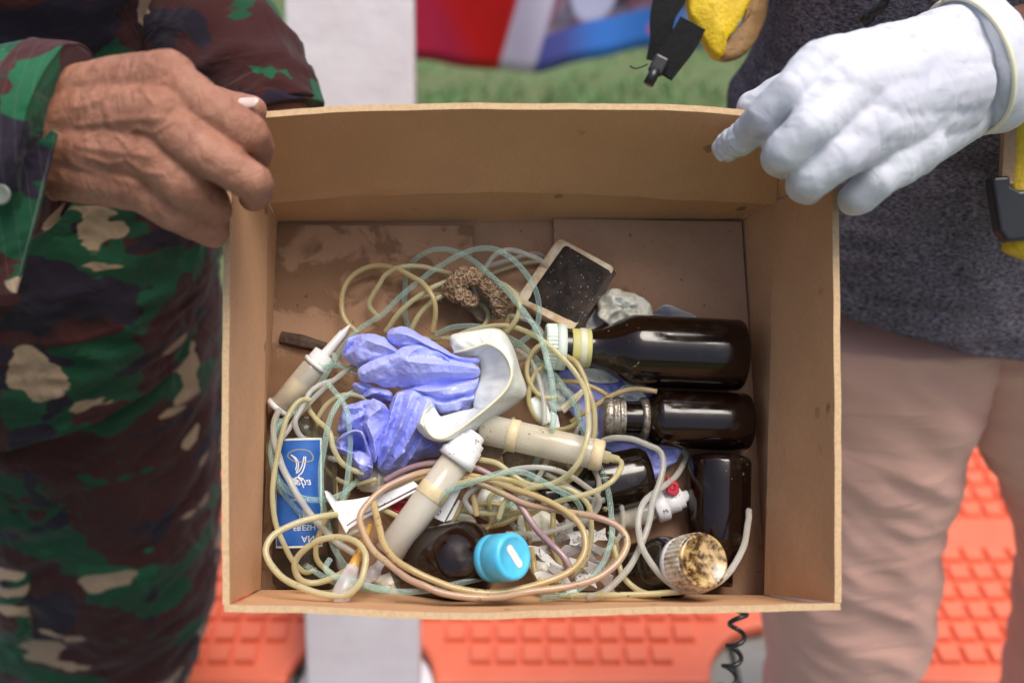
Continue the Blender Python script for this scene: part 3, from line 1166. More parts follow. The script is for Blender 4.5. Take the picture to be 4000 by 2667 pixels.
for txt, size, s, t, sh in (('FRESH', .0056, .003, LT0 + .0140, 0), ('AN', .0064, .0055, LT0 + .0062, 0), ('geha', .0080, .000, LT0 + .0445, .35), ('mela Tr', .0040, .000, LT0 + .0330, 0), ('I I O', .005, .004, LT0 + .0215, 0)):
    v, f = text_on(txt, size, s, t, shear=sh)
    mesh('lettering', v, f, M['print_white'], lab, smooth=False)


def line_on(pts, w):
    """a flat printed line on the label, (s, t) in metres"""
    c = catmull([np.array([a, b, 0.0]) for a, b in pts], 8)
    T = np.gradient(c, axis=0)
    v = []
    for q, t_ in zip(c, T):
        n_ = unit(np.array([-t_[1], t_[0], 0]))
        for sgn in (-1, 1):
            s_, tt = (q + n_ * w * sgn)[:2]
            v.append(on_bottle(s_, tt, .0007))
    return v, [(2 * i, 2 * i + 1, 2 * i + 3, 2 * i + 2) for i in range(len(c) - 1)]


def lab_px(x, y):
    """the label's own coordinates of a point seen at crop (x, y) of its emblem"""
    return ((1205 - x) / 5300., LT1 - .0015 - (y - 1708) / 5200.)


emb = [
    [(1183, 1768), (1187, 1800), (1196, 1825), (1210, 1840), (1193, 1850), (1200, 1853), (1214, 1843), (1228, 1850), (1240, 1856)],
    [(1189, 1768), (1196, 1800), (1208, 1822), (1219, 1828)],
    [(1238, 1760), (1220, 1772), (1210, 1790), (1211, 1812), (1218, 1824)],
    [(1232, 1764), (1219, 1780), (1216, 1800), (1220, 1816)],
    [(1211, 1858), (1219, 1851), (1226, 1858), (1219, 1867), (1211, 1858)]]
for e_ in emb:
    v, f = line_on([lab_px(a, b) for a, b in e_], .00042)
    mesh('emblem', v, f, M['print_white'], lab, smooth=False)
v, f = line_on([lab_px(a, b) for a, b in ((1155, 1772), (1170, 1750), (1205, 1742), (1240, 1750), (1250, 1766), (1225, 1784), (1190, 1788), (1162, 1784), (1155, 1772))], .0005)
mesh('emblem', v, f, M['tile_floor'], lab, smooth=False)

# enamel block
tc = [B(2205, 950, .024), B(2412, 1062, .036), B(2256, 1292, .038), B(2046, 1180, .020)]
blk = root('enamel_block', 'blackened rectangular enamel block with chipped cream rim', 'block', B(2230, 1130, .004))
cen = sum(tc) / 4
shift0 = unit(B(2120, 1060, .01) - B(2330, 1175, .01))
rows_ = [(0.0, 0.95, .0015), (0, 1.0, .005), (0, 1.0, .0175), (0, .985, .0205), (0, .965, .0215)]


def rounded(c4, k, h, n=5, rr=.10):
    out = []
    for i in range(4):
        a, b, c = np.array(c4[i - 1]), np.array(c4[i]), np.array(c4[(i + 1) % 4])
        p_, q_ = b + (a - b) * rr, b + (c - b) * rr
        for j in range(n):
            t = j / (n - 1)
            out.append((1 - t) ** 2 * p_ + 2 * t * (1 - t) * b + t * t * q_)
    cc = sum(np.array(x) for x in c4) / 4
    return [cc + (p - cc) * k + BN * (h - .0215) for p in out]


grow = [c + (c - cen) * .10 + shift0 * .0045 for c in tc]
shift = unit(B(2150, 930, .01) - B(2200, 958, .01))
rgs = []
for (_, k, h) in rows_:
    rgs += rounded(grow, k, h)
n = 20
f = grid_faces(len(rows_), n) + [tuple(range(n - 1, -1, -1)), tuple((len(rows_) - 1) * n + j for j in range(n))]
mesh('enamel_body', rgs, f, M['tile_body'], blk, smooth=False)
top = rounded(tc, 1.0, .0218, 5, .06)
topc = []
fr_ = []
NRG = 14
for j in range(NRG):
    kk = 1 - j / NRG
    for p in top:
        q = cen + (p - cen) * kk
        topc.append(q + BN * (.0004 + .0011 * min(1, j / 2) + .0006 * nz(q, 140, 2)))
topc.append(cen + BN * .0015)
fr_ = grid_faces(NRG, n) + [((NRG - 1) * n + i, (NRG - 1) * n + (i + 1) % n, NRG * n) for i in range(n)]
recalc(mesh('black_face', topc, fr_, M['tile_face'], blk))


# ------------------------------------------------------------------ crumpled films
def patch_geo(outline, h, amp=.004, fold=70, seed=0.0, rings=14, dome=0.0, per=6):
    """a crumpled sheet within an outline given in photo pixels at height h (single or per point)"""
    hs = h if hasattr(h, '__len__') else [h] * len(outline)
    pts = [np.array([a, b, c * 10000.]) for (a, b), c in zip(outline, hs)]
    lp = catmull(pts + [pts[0]], per)[:-1]
    P_ = np.array([Bc(a, b, c / 10000., .0008) for a, b, c in lp])
    ce = P_.mean(0)
    v = []
    n = len(P_)
    for j in range(rings):
        k = 1 - j / rings
        for i in range(n):
            p = ce + (P_[i] - ce) * k
            d = amp * (ridge(p, fold, seed) * .6 + ridge(p, fold * 2.1, seed + 3) * .3 + nz(p, fold * .5, seed) * .6) + dome * (1 - k * k)
            q = p + BN * d + BX * amp * .4 * nz(p, fold, seed + 7) * (1 if j else .5)
            v.append(q)
    v.append(ce + BN * (dome + amp * .3))
    f = grid_faces(rings, n) + [((rings - 1) * n + i, (rings - 1) * n + (i + 1) % n, rings * n) for i in range(n)]
    return v, f


def film(name, label, cat, outline, h, mat, amp=.004, fold=70, seed=0.0, dome=0.0, th=.0004, group=None, parent=None, per=6):
    v, f = patch_geo(outline, h, amp, fold, seed, 14, dome, per)
    o = mesh(name, v, f, mat, parent, label=label, cat=cat, group=group, origin=None if parent is not None else v[-1])
    solidify(o, th)
    return o


film('plastic_scrap', 'crumpled dirty white film between the black block and large brown bottle', 'scrap',
     [(2335, 1160), (2380, 1130), (2440, 1140), (2500, 1160), (2545, 1210), (2540, 1260), (2460, 1275), (2370, 1270), (2330, 1230)], .016, M['scrap'], .0065, 120, 1.0, .006)
film('plastic_scrap', 'smooth white plastic corner poking out above the large brown bottle', 'scrap',
     [(2545, 1225), (2600, 1192), (2660, 1212), (2720, 1240), (2700, 1290), (2560, 1290)], [.008, .02, .014, .008, .005, .005], M['white_plastic'], .0012, 40, 2.0)
film('plastic_scrap', 'greyish film scrap tucked against the lower edge of the black block', 'scrap',
     [(2320, 1210), (2350, 1190), (2360, 1260), (2300, 1290), (2290, 1270)], .008, M['white_plastic'], .003, 90, 5.0)
# the second blue glove, under bottles
g2 = root('blue_glove', 'flattened blue nitrile glove trapped under the brown bottles', 'glove', B(2300, 1600, .006))
film('palm', None, None, [(2170, 1465), (2215, 1440), (2330, 1480), (2440, 1490), (2540, 1500), (2530, 1570), (2400, 1570), (2380, 1640), (2370, 1715), (2300, 1720), (2250, 1640), (2190, 1560)], .010, M['nitrile'], .007, 60, 3.0, .004, parent=g2)
film('finger', None, None, [(2490, 1745), (2560, 1740), (2655, 1755), (2640, 1800), (2600, 1825), (2555, 1870), (2530, 1830)], .012, M['nitrile'], .005, 70, 6.0, .003, parent=g2)
film('finger', None, None, [(2340, 1700), (2420, 1720), (2520, 1735), (2470, 1765), (2380, 1760)], .010, M['nitrile'], .004, 70, 9.0, .003, parent=g2)
film('plastic_scrap', 'pale crumpled film under the neck of the large brown bottle', 'scrap',
     [(2250, 1440), (2330, 1440), (2420, 1470), (2400, 1495), (2300, 1490)], .018, M['scrap'], .003, 80, 11.0)
film('plastic_scrap', 'translucent film between the two horizontal brown bottles', 'scrap',
     [(2400, 1530), (2450, 1500), (2500, 1520), (2520, 1560), (2440, 1565)], .022, M['white_plastic'], .005, 90, 12.0)
# dry leaves below the fat syringe
film('dry_leaf', 'crumpled dry brown leaf directly below the horizontal syringe', 'leaf',
     [(1960, 1775), (2030, 1745), (2120, 1775), (2220, 1800), (2230, 1850), (2170, 1885), (2060, 1850), (1980, 1830)], .028, M['leaf_dry'], .008, 65, 4.0, .006)
film('dry_leaf', 'flat dry leaf strip beside the white syringe connector', 'leaf',
     [(1870, 1740), (1960, 1735), (1960, 1775), (1940, 1790), (1860, 1775)], .034, M['leaf_dry'], .002, 60, 8.0)
# pale films deep in the pile
scr = [([(1880, 1900), (1990, 1880), (2060, 1940), (2030, 2010), (1930, 2040), (1850, 1990)], .022), ([(2020, 2010), (2120, 1990), (2190, 2060), (2120, 2120), (2030, 2090)], .028),
       ([(1560, 1960), (1640, 1950), (1700, 2010), (1640, 2080), (1560, 2060)], .022), ([(1380, 1830), (1470, 1800), (1560, 1860), (1500, 1920), (1400, 1910)], .018),
       ([(2060, 1440), (2120, 1420), (2200, 1500), (2200, 1600), (2120, 1590)], .016), ([(1450, 2260), (1560, 2230), (1600, 2310), (1500, 2330)], .05)]
scl = ['cream film scrap deep in the pile above the blue-capped bottle', 'cream film scrap in the tangle right of the blue-capped bottle', 'cream film scrap behind the slanting syringe barrel',
       'cream film scrap just below the periwinkle glove', 'cream film scrap beside the white glove cuff', 'curled cream film scrap at the front wall beside the blue-capped bottle']
scr += [([(1960, 1870), (2040, 1850), (2110, 1900), (2080, 1960), (1990, 1950)], .020), ([(2180, 1930), (2260, 1920), (2320, 1990), (2270, 2050), (2190, 2010)], .022), ([(1700, 2020), (1790, 1990), (1860, 2040), (1800, 2100)], .022), ([(2060, 2200), (2150, 2180), (2200, 2260), (2120, 2310)], .05)]
scl += ['cream film scrap deep below the dry leaf', 'cream film scrap deep beside the half buried bottle', 'cream film scrap deep behind the shoulder of the blue-capped bottle', 'cream film scrap under the blue cap at the front wall']
for i, ((ol, h), lb) in enumerate(zip(scr, scl)):
    film('film_scrap', lb, 'scrap', ol, h, M['scrap'] if i % 2 else M['latex'], .006, 70, 20.0 + i, .005, group='film scraps in the pile')


# honeycombed brown husk
def ribbon_geo(path_px, hs, widths, thick, seg=22, lump=.002, ls=230, seed=0.0, dens=7, flat=None):
    pts = [np.append(B(a, b, h), w) for (a, b), h, w in zip(path_px, hs, widths)]
    c = catmull([np.array(q) for q in pts], dens)
    path, w = c[:, :3], c[:, 3]
    v = []
    T = np.gradient(path, axis=0)
    m = len(path)
    for i in range(m):
        t = unit(T[i])
        up = unit(BN - t * BN.dot(t))
        side = np.cross(t, up)
        e = min(1, math.sqrt(max(.02, min(i, m - 1 - i) / (m * .12)))) if min(i, m - 1 - i) < m * .12 else 1
        for j in range(seg):
            a = 2 * math.pi * j / seg
            p = path[i] + side * math.cos(a) * w[i] * e + up * math.sin(a) * thick * e
            n_ = unit(side * math.cos(a) / max(w[i], 1e-5) + up * math.sin(a) / thick)
            dd = lump * (noise.voronoi(Vector(p) * ls)[0][1] - noise.voronoi(Vector(p) * ls)[0][0]) if lump > 0 else 0
            v.append(p + n_ * dd)
    f = grid_faces(m, seg) + [tuple(range(seg - 1, -1, -1)), tuple((m - 1) * seg + j for j in range(seg))]
    return v, f


hk = root('papery_husk', 'crinkled brown honeycombed husk lying among looped tubes', 'husk', B(1850, 1150, .01))
parts = [ribbon_geo([(1728, 1160), (1765, 1120), (1812, 1082), (1855, 1082), (1890, 1105)], [.022, .03, .034, .034, .03], [.003, .006, .0075, .0065, .005], .0040, lump=.003, ls=240, dens=9),
         ribbon_geo([(1880, 1085), (1915, 1125), (1945, 1160), (1958, 1200), (1938, 1240)], [.032, .035, .033, .03, .024], [.005, .0068, .0075, .007, .0045], .0045, lump=.003, ls=240, dens=9),
         ribbon_geo([(1745, 1155), (1790, 1150), (1830, 1170), (1862, 1195)], [.024, .03, .03, .026], [.004, .0062, .0052, .0035], .0045, lump=.003, ls=250, dens=9)]
v, f = merge(parts)
mesh('crust', v, f, M['husk'], hk)
v, f = patch_geo([(1775, 1170), (1830, 1130), (1900, 1140), (1930, 1230), (1880, 1255), (1830, 1215)], .014, .004, 90, 3.0, 10)
o = mesh('torn_inside', v, f, M['leaf_dry'], hk)
solidify(o, .0006)

# sticks
v, f = tube_geo([B(1098, 1318, .008), B(1180, 1334, .009), B(1290, 1362, .008)], [.0052, .0058, .004], 7)
mesh('dark_stick', v, f, M['stick_dark'], smooth=False, label='dark wet flat stick beside the syringe nozzle', cat='stick', origin=B(1180, 1334, .004))
v, f = tube_geo([B(2195, 1602, .03), B(2245, 1560, .031), B(2300, 1503, .03)], [.0032, .0034, .0012], 7)
mesh('pale_stick', v, f, M['stick_pale'], smooth=False, label='pale pointed wooden stick lying over the flattened blue glove', cat='stick', origin=B(2245, 1560, .028))


# ------------------------------------------------------------------ syringes
def syringe(name, label, q0, q1, R, rings, mats=None, hint=None):
    """rings: (part name, [(fraction along, radius in units of R)], material)"""
    r_ = root(name, label, 'syringe', q0)
    L = np.linalg.norm(np.asarray(q1) - np.asarray(q0))
    for nm, pr, mt in rings:
        v, f = lathe_geo(q0, q1, [(a * L, b * R) for a, b in pr], 32)
        mesh(nm, v, f, mt, r_)
    return r_, L


WP, SY, SB = M['white_plastic'], M['syringe'], M['syringe_band']
syringe('syringe', 'translucent syringe with long white nozzle near the dark stick', B(1092, 1592, .020), B(1368, 1268, .026), .0092, [
    ('barrel', [(0, .8), (.01, .98), (.55, 1), (.56, .9)], SY), ('plunger', [(.03, .7), (.04, .86), (.30, .86), (.31, .5)], SB),
    ('flange', [(-.03, .7), (-.03, 1.12), (.015, 1.12), (.02, .9)], WP),
    ('collar', [(.50, 1.0), (.50, 1.14), (.535, 1.14), (.54, .95), (.64, .95), (.65, .55)], WP), ('nozzle', [(.62, .45), (.64, .42), (.90, .33), (.91, .26), (.985, .10), (1, .02)], WP)])
syringe('syringe', 'fat yellowed syringe lying across the middle, tube on its tip', B(1880, 1672, .050), B(2420, 1796, .062), .0112, [
    ('barrel', [(0, .9), (.01, 1), (.86, .96), (.875, .9), (.88, .4)], SY), ('plunger', [(.02, .5), (.03, .8), (.80, .78), (.81, .4)], SY),
    ('band', [(.20, 1.0), (.205, 1.05), (.265, 1.05), (.27, 1.0)], SB), ('tip_ring', [(.80, .97), (.805, 1.02), (.872, .99), (.885, .8)], SB),
    ('nozzle', [(.875, .45), (.88, .40), (.93, .38), (.935, .27), (.985, .25), (1, .2)], M['t_cream'])])
syringe('syringe', 'slanting translucent syringe with white threaded connector below the glove cuff', B(1852, 1700, .062), B(1515, 2165, .066), .0108, [
    ('barrel', [(.16, .8), (.165, .98), (.99, 1.0), (1, .85)], SY), ('plunger', [(.18, .4), (.19, .8), (.96, .82), (.965, .4)], SY),
    ('band', [(.44, 1.0), (.445, 1.03), (.53, 1.03), (.535, 1.0)], SB),
    ('connector', [(-.02, .6), (-.01, .74), (.03, .78), (.035, 1.0), (.075, 1.02), (.08, 1.12), (.16, 1.16), (.165, 1.26), (.225, 1.26), (.23, 1.0)], WP)])
q0, q1 = B(2385, 2050, .020), B(2690, 1934, .026)
rS, LS = syringe('syringe', 'grey syringe with white tap and dark red lever near the upended bottle', q0, q1, .0082, [
    ('barrel', [(0, .8), (.01, 1), (.60, 1), (.61, .8)], SY), ('plunger', [(.05, .4), (.06, .85), (.24, .85), (.25, .4)], SB),
    ('collar', [(.56, 1.0), (.56, 1.36), (.585, 1.42), (.70, 1.42), (.72, 1.2), (.73, .9)], WP),
    ('tap_body', [(.70, .8), (.71, 1.05), (.86, 1.05), (.87, .9), (.93, .9), (.94, .55), (1.0, .5)], WP)])
ax, ay, az = axes_of(q0, q1)
lv = [B(2605, 1858, .036), B(2625, 1868, .036), B(2652, 1890, .036), B(2654, 1925, .036), B(2634, 1938, .036), B(2606, 1925, .036), B(2603, 1890, .036)]
n = len(lv)
v = lv + [p - BN * .005 for p in lv]
f = [tuple(range(n)), tuple(range(2 * n - 1, n - 1, -1))] + [(i, (i + 1) % n, n + (i + 1) % n, n + i) for i in range(n)]
o = recalc(mesh('lever', v, f, M['red_plastic'], rS, smooth=False))
bevel(o, .0008)
v, f = lathe_geo(B(2629, 1898, .0355), B(2629, 1898, .0375), [(0, .0026), (.001, .0026), (.0012, .0018), (.0004, .0015)], 20)
mesh('lever_pin', v, f, M['red_plastic'], rS)
cu = bpy.data.curves.new('txt', 'FONT'); cu.body = 'M'; cu.size = .0042; cu.align_x = 'CENTER'; cu.align_y = 'CENTER'
to = bpy.data.objects.new('txt', cu); C.objects.link(to)
em = to.evaluated_get(bpy.context.evaluated_depsgraph_get()).to_mesh()
mv = [tuple(q.co) for q in em.vertices]; mf = [tuple(p.vertices) for p in em.polygons]
bpy.data.objects.remove(to); bpy.data.curves.remove(cu)
cp = q0 + az * LS * .64
sd_ = unit(np.cross(az, BN)) * .35 + unit(BN)
sd_ = unit(sd_)
sx_ = az
sy_ = np.cross(sd_, sx_)
mesh('lettering', [cp + sd_ * (.0082 * 1.42 + .0003) + sx_ * x + sy_ * y for x, y, _ in mv], mf, M['print_black'], rS, smooth=False)


# ------------------------------------------------------------------ tubes
def tube_thing(label, mat, pts, hs, r=.00225, name='plastic_tube', group='loose plastic tubing in the box'):
    n = len(pts)
    hh = np.interp(np.linspace(0, 1, n), np.linspace(0, 1, len(hs)), hs)
    P_ = [Bc(a, b, h, r) for (a, b), h in zip(pts, hh)]
    path = catmull(P_, 7)
    path = np.array([p + BN * .0012 * nz(p, 25, len(label)) + BX * .0006 * nz(p, 60, 3.3) for p in path])
    rv = np.array([r * (1 + .05 * nz(p, 45, 1.3) + .05 * nz(p, 160, 6.1)) for p in path])
    v, f = tube_geo(path, rv, 12)
    return mesh(name, v, f, M[mat], label=label, cat='tube', group=group, origin=P_[0])


TUBES = [
    ('long pale green tube arching high over the husk and looping down the box side', 't_green',
     [(1398, 1875), (1332, 1932), (1245, 1952), (1163, 1937), (1102, 1891), (1066, 1819), (1059, 1753), (1087, 1666), (1163, 1600), (1250, 1497), (1330, 1367), (1397, 1290), (1491, 1229), (1580, 1144), (1700, 1050), (1783, 1002), (1850, 975), (1912, 970), (1966, 988), (2029, 1037), (2078, 1104), (2104, 1171), (2104, 1243), (2078, 1301), (2011, 1350), (1940, 1390)],
     [.03, .055, .055, .05, .045, .03, .032, .026, .03, .04, .045, .048, .045, .035, .03, .02], .00235),
    ('pale green tube arching beside the husk then crossing the fat syringe', 't_green',
     [(1610, 1330), (1594, 1278), (1580, 1193), (1585, 1090), (1604, 1040), (1627, 1010), (1680, 979), (1734, 973), (1792, 988), (1850, 1020), (1908, 1069), (1975, 1131), (2024, 1189), (2073, 1252), (2109, 1314), (2131, 1386), (2154, 1475), (2162, 1560), (2160, 1661), (2140, 1720), (2097, 1798), (2051, 1896), (1976, 1988), (1942, 2034)],
     [.012, .012, .012, .03, .034, .036, .04, .05, .055, .065, .07, .05, .036, .03], .00235),
    ('pale green tube from behind the white cuff sweeping to the front corner tangle', 't_green',
     [(1698, 1310), (1756, 1283), (1814, 1274), (1868, 1276), (1930, 1290), (1988, 1319), (2046, 1354), (2104, 1412), (2171, 1470), (2216, 1537), (2246, 1586), (2275, 1680), (2320, 1770), (2353, 1845), (2378, 1926), (2389, 2008), (2391, 2085), (2373, 2161), (2333, 2233), (2276, 2289), (2200, 2322), (2110, 2332)],
     [.02, .025, .028, .026, .03, .036, .042, .045, .055, .07, .085, .09], .00235),
    ('pale green tube crossing the blue label from glove to front wall', 't_green',
     [(1400, 1520), (1340, 1555), (1306, 1600), (1281, 1661), (1265, 1743), (1255, 1824), (1255, 1906), (1265, 1988), (1281, 2059), (1301, 2131), (1332, 2187), (1378, 2243), (1449, 2289), (1536, 2307), (1612, 2307)],
     [.03, .05, .056, .058, .058, .058, .056, .05, .05], .0024),
    ('yellowed tube forming the uppermost arc on the stained floor', 't_yellow',
     [(1410, 1310), (1393, 1295), (1353, 1255), (1333, 1202), (1339, 1139), (1370, 1086), (1420, 1050), (1482, 1037), (1545, 1048), (1603, 1077), (1652, 1108), (1688, 1157), (1700, 1200), (1700, 1243), (1687, 1301)],
     [.02, .022, .02, .018, .02, .028, .036, .036, .03]),
    ('cream tube passing behind the husk and curling down beside it', 't_cream',
     [(1504, 1300), (1549, 1233), (1598, 1185), (1645, 1150), (1698, 1118), (1765, 1094), (1830, 1084), (1921, 1100), (1970, 1113), (2011, 1149), (2029, 1194), (2015, 1247), (1975, 1301)],
     [.02, .028, .03, .03, .026, .02, .034, .045, .048, .04]),
    ('short cream tube running from the periwinkle glove up to the husk', 't_cream', [(1600, 1310), (1613, 1274), (1640, 1225), (1685, 1180), (1729, 1154), (1770, 1140)], [.02, .024, .026, .022]),
    ('milky tube curving from the husk to the top of the black block', 't_white', [(1840, 1068), (1912, 1038), (1980, 1017), (2046, 997), (2090, 990), (2125, 1000)], [.012, .014, .012, .006]),
    ('faint milky tube just under the one reaching the black block', 't_cream', [(1860, 1100), (1930, 1064), (2002, 1040), (2060, 1026), (2110, 1024)], [.006, .006, .005]),
    ('cream tube running down from the husk into the tangle', 't_brown', [(1960, 1150), (1976, 1200), (1980, 1250), (1970, 1300), (1960, 1340)], [.03, .026, .022]),
    ('long cream tube from behind the cuff curving over the fat syringe', 't_cream',
     [(1750, 1330), (1823, 1296), (1886, 1279), (1939, 1272), (1993, 1274), (2051, 1292), (2109, 1323), (2167, 1368), (2225, 1426), (2265, 1484), (2288, 1537), (2299, 1620), (2297, 1692), (2277, 1768), (2241, 1830), (2200, 1867), (2131, 1896), (2062, 1890), (2005, 1856), (1942, 1810), (1867, 1793)],
     [.03, .035, .038, .042, .05, .055, .06, .072, .085, .085, .075, .065, .06, .055]),
    ('cream tube leaving the tip of the fat syringe and curling back', 't_cream',
     [(2405, 1793), (2426, 1806), (2420, 1838), (2394, 1876), (2338, 1911), (2266, 1937), (2200, 1952), (2130, 1975), (2074, 1994), (1959, 2008), (1844, 1999), (1758, 1982)],
     [.063, .068, .075, .075, .07, .062, .05, .045]),
    ('milky tube falling from the metal-ringed bottle to the front wall', 't_white',
     [(2353, 1722), (2404, 1710), (2470, 1715), (2532, 1738), (2578, 1762), (2590, 1814), (2578, 1876), (2552, 1957), (2532, 2049), (2501, 2136), (2460, 2212), (2409, 2268), (2353, 2314), (2290, 2335)],
     [.04, .048, .05, .05, .055, .06, .065, .075, .085, .09], .0026),
    ('milky tube looping round the stained cap and up the side wall', 't_white',
     [(2600, 1750), (2649, 1756), (2682, 1775), (2669, 1814), (2639, 1860), (2603, 1891), (2552, 1926), (2511, 1967), (2493, 2023), (2496, 2090), (2516, 2151), (2557, 2217), (2608, 2268), (2659, 2299), (2710, 2306), (2761, 2296), (2822, 2258), (2873, 2197), (2909, 2120), (2924, 2034), (2927, 1993)],
     [.01, .01, .014, .03, .05, .06, .068, .078, .088, .095, .1, .1, .09, .075, .06], .0026),
    ('milky tube lying straight along the front wall', 't_cream', [(2180, 2325), (2322, 2324), (2430, 2322), (2532, 2319), (2634, 2312), (2720, 2304)], [.085, .09, .092, .095]),
    ('short cream tube bending down to the front wall left of the stained cap', 't_cream', [(2395, 2130), (2419, 2212), (2440, 2258), (2486, 2299), (2527, 2317), (2580, 2322)], [.06, .07, .08]),
    ('cream tube making a double loop in the front corner over the clear bottle', 't_cream',
     [(1316, 2008), (1245, 2018), (1153, 2044), (1082, 2080), (1046, 2120), (1038, 2161), (1061, 2212), (1117, 2263), (1204, 2304), (1286, 2324), (1357, 2322), (1403, 2279), (1423, 2222), (1429, 2171), (1408, 2131), (1367, 2105), (1306, 2097), (1245, 2110), (1194, 2141), (1158, 2182), (1151, 2222), (1173, 2263), (1224, 2276), (1286, 2261), (1352, 2228)],
     [.07, .08, .088, .094, .1, .105, .105, .1, .09, .085, .08, .075, .07, .068], .0025),
    ('tan and pink tube making the widest loop round the blue-capped bottle', 't_pink',
     [(1700, 1835), (1612, 1855), (1510, 1901), (1444, 1957), (1408, 2018), (1423, 2085), (1459, 2151), (1526, 2207), (1592, 2258), (1663, 2289), (1730, 2315), (1844, 2332), (1959, 2329), (2074, 2309), (2226, 2289), (2328, 2258), (2404, 2207), (2445, 2146), (2450, 2105), (2424, 2064), (2373, 2034), (2302, 2013), (2241, 2003), (2160, 1988), (2045, 1965), (1936, 1913), (1821, 1867), (1770, 1855)],
     [.055, .07, .08, .09, .1, .108, .11, .11, .11, .108, .1, .095, .09, .085, .075, .066, .06], .0026),
    ('tan tube looping just inside the widest loop round the blue-capped bottle', 't_brown',
     [(1700, 1848), (1590, 1875), (1490, 1916), (1459, 1957), (1469, 2008), (1485, 2069), (1500, 2125), (1541, 2182), (1612, 2228), (1700, 2268), (1787, 2298), (1902, 2315), (2016, 2303), (2160, 2263), (2235, 2223), (2280, 2166), (2286, 2103), (2263, 2045), (2206, 1994), (2120, 1948), (2016, 1913), (1902, 1873), (1800, 1850)],
     [.055, .066, .076, .086, .098, .106, .108, .108, .104, .1, .095, .088, .08, .07, .06], .0026),
    ('purplish tube arching under the syringe connector down to the white fragments', 't_purple',
     [(1500, 1879), (1586, 1833), (1672, 1810), (1770, 1805), (1856, 1827), (1936, 1867), (1994, 1925), (2045, 1994), (2097, 2068), (2154, 2126), (2200, 2171), (2229, 2223), (2231, 2252)],
     [.05, .055, .055, .056, .066, .075, .085, .09, .088], .0026),
    ('short brown tube standing behind the blue-capped bottle', 't_brown', [(1828, 1880), (1840, 1915), (1852, 1955), (1859, 2016)], [.05, .055, .055], .0026),
    ('milky beaded tube running diagonally over the clear bottle', 't_white',
     [(1092, 1600), (1071, 1651), (1071, 1717), (1092, 1789), (1117, 1850), (1158, 1927), (1204, 1993), (1250, 2054), (1306, 2110), (1367, 2151), (1439, 2192)],
     [.035, .046, .056, .062, .062, .06, .058], .0026),
    ('thin milky tube from the glove down to the box side', 't_white', [(1400, 1422), (1379, 1430), (1286, 1500), (1184, 1600), (1138, 1661), (1097, 1717)], [.03, .034, .04, .05]),
    ('cream tube passing behind the green tube beside the blue label', 't_cream', [(1209, 1560), (1209, 1600), (1240, 1641), (1286, 1687), (1301, 1748), (1327, 1799), (1367, 1830), (1420, 1850)], [.02, .04, .05, .045, .04]),
    ('thin clear tube beside the cuff leading under the fat syringe', 't_white', [(2000, 1345), (2015, 1363), (2069, 1404), (2100, 1466), (2118, 1537), (2126, 1586), (2128, 1661)], [.02, .03, .036, .04]),
    ('tan tube lying over the flattened glove between two brown bottles', 't_brown', [(2567, 1529), (2480, 1518), (2404, 1539), (2343, 1574), (2276, 1615), (2230, 1650)], [.04, .034, .03]),
    ('short tan tube over the flattened glove below the mint cap', 't_brown', [(2150, 1470), (2200, 1488), (2261, 1493), (2328, 1518), (2373, 1544)], [.022, .026, .026]),
    ('milky tube dropping from under the fat syringe', 't_white', [(2150, 1770), (2137, 1793), (2108, 1856), (2068, 1925), (2030, 1990)], [.045, .05, .05]),
    ('cream tube crossing the tangle below the dry leaf', 't_cream', [(2010, 1870), (2100, 1890), (2189, 1894), (2300, 1940), (2370, 1990)], [.03, .036, .036]),
    ('milky tube reaching the half buried black-brown bottle', 't_white', [(2130, 1850), (2200, 1886), (2250, 1918), (2317, 1952), (2363, 1952)], [.045, .046, .044]),
    ('milky tube curving beside the half buried black-brown bottle', 't_white', [(2290, 1790), (2317, 1824), (2340, 1891), (2322, 1962), (2292, 2008), (2250, 2050)], [.046, .05, .052]),
    ('milky tube slanting over the white fragments', 't_white', [(1980, 2085), (2016, 2085), (2131, 2080), (2246, 2045), (2330, 2010)], [.055, .06, .06]),
    ('short yellowed tube right behind the blue cap', 't_yellow', [(2045, 1980), (2051, 2005), (2068, 2074), (2070, 2120)], [.05, .056, .05]),
    ('yellowed tube bending down through the white fragments', 't_yellow', [(2160, 1990), (2160, 2045), (2160, 2131), (2189, 2206), (2215, 2260)], [.05, .055, .06]),
    ('yellowed tube curving under the blue cap towards the front wall', 't_yellow', [(2075, 2140), (2085, 2189), (2097, 2246), (2126, 2286), (2180, 2315)], [.06, .07, .08]),
    ('cream tube bending behind the blue-capped bottle', 't_yellow', [(1820, 1860), (1810, 1890), (1810, 1948), (1787, 1999), (1764, 2034), (1740, 2060)], [.045, .05, .045]),
    ('greyed tube hugging the box side under the green loop', 't_white', [(1066, 1830), (1072, 1880), (1100, 1920), (1150, 1960), (1200, 2005), (1240, 2020)], [.04, .045, .052]),
    ('brown tube hanging behind the white clamp', 't_brown', [(1300, 1780), (1306, 1850), (1312, 1920), (1310, 1990)], [.03, .03, .03]),
    ('clear dull tube crossing the front floor below the slanting syringe', 't_green', [(1200, 2210), (1300, 2270), (1420, 2295), (1520, 2310)], [.062, .06, .06]),
    ('cream tube curling at the front wall behind the clear connector', 't_cream', [(1250, 2325), (1300, 2310), (1370, 2285), (1440, 2295), (1480, 2325)], [.05, .05, .05]),
]
rt = random.Random(21)
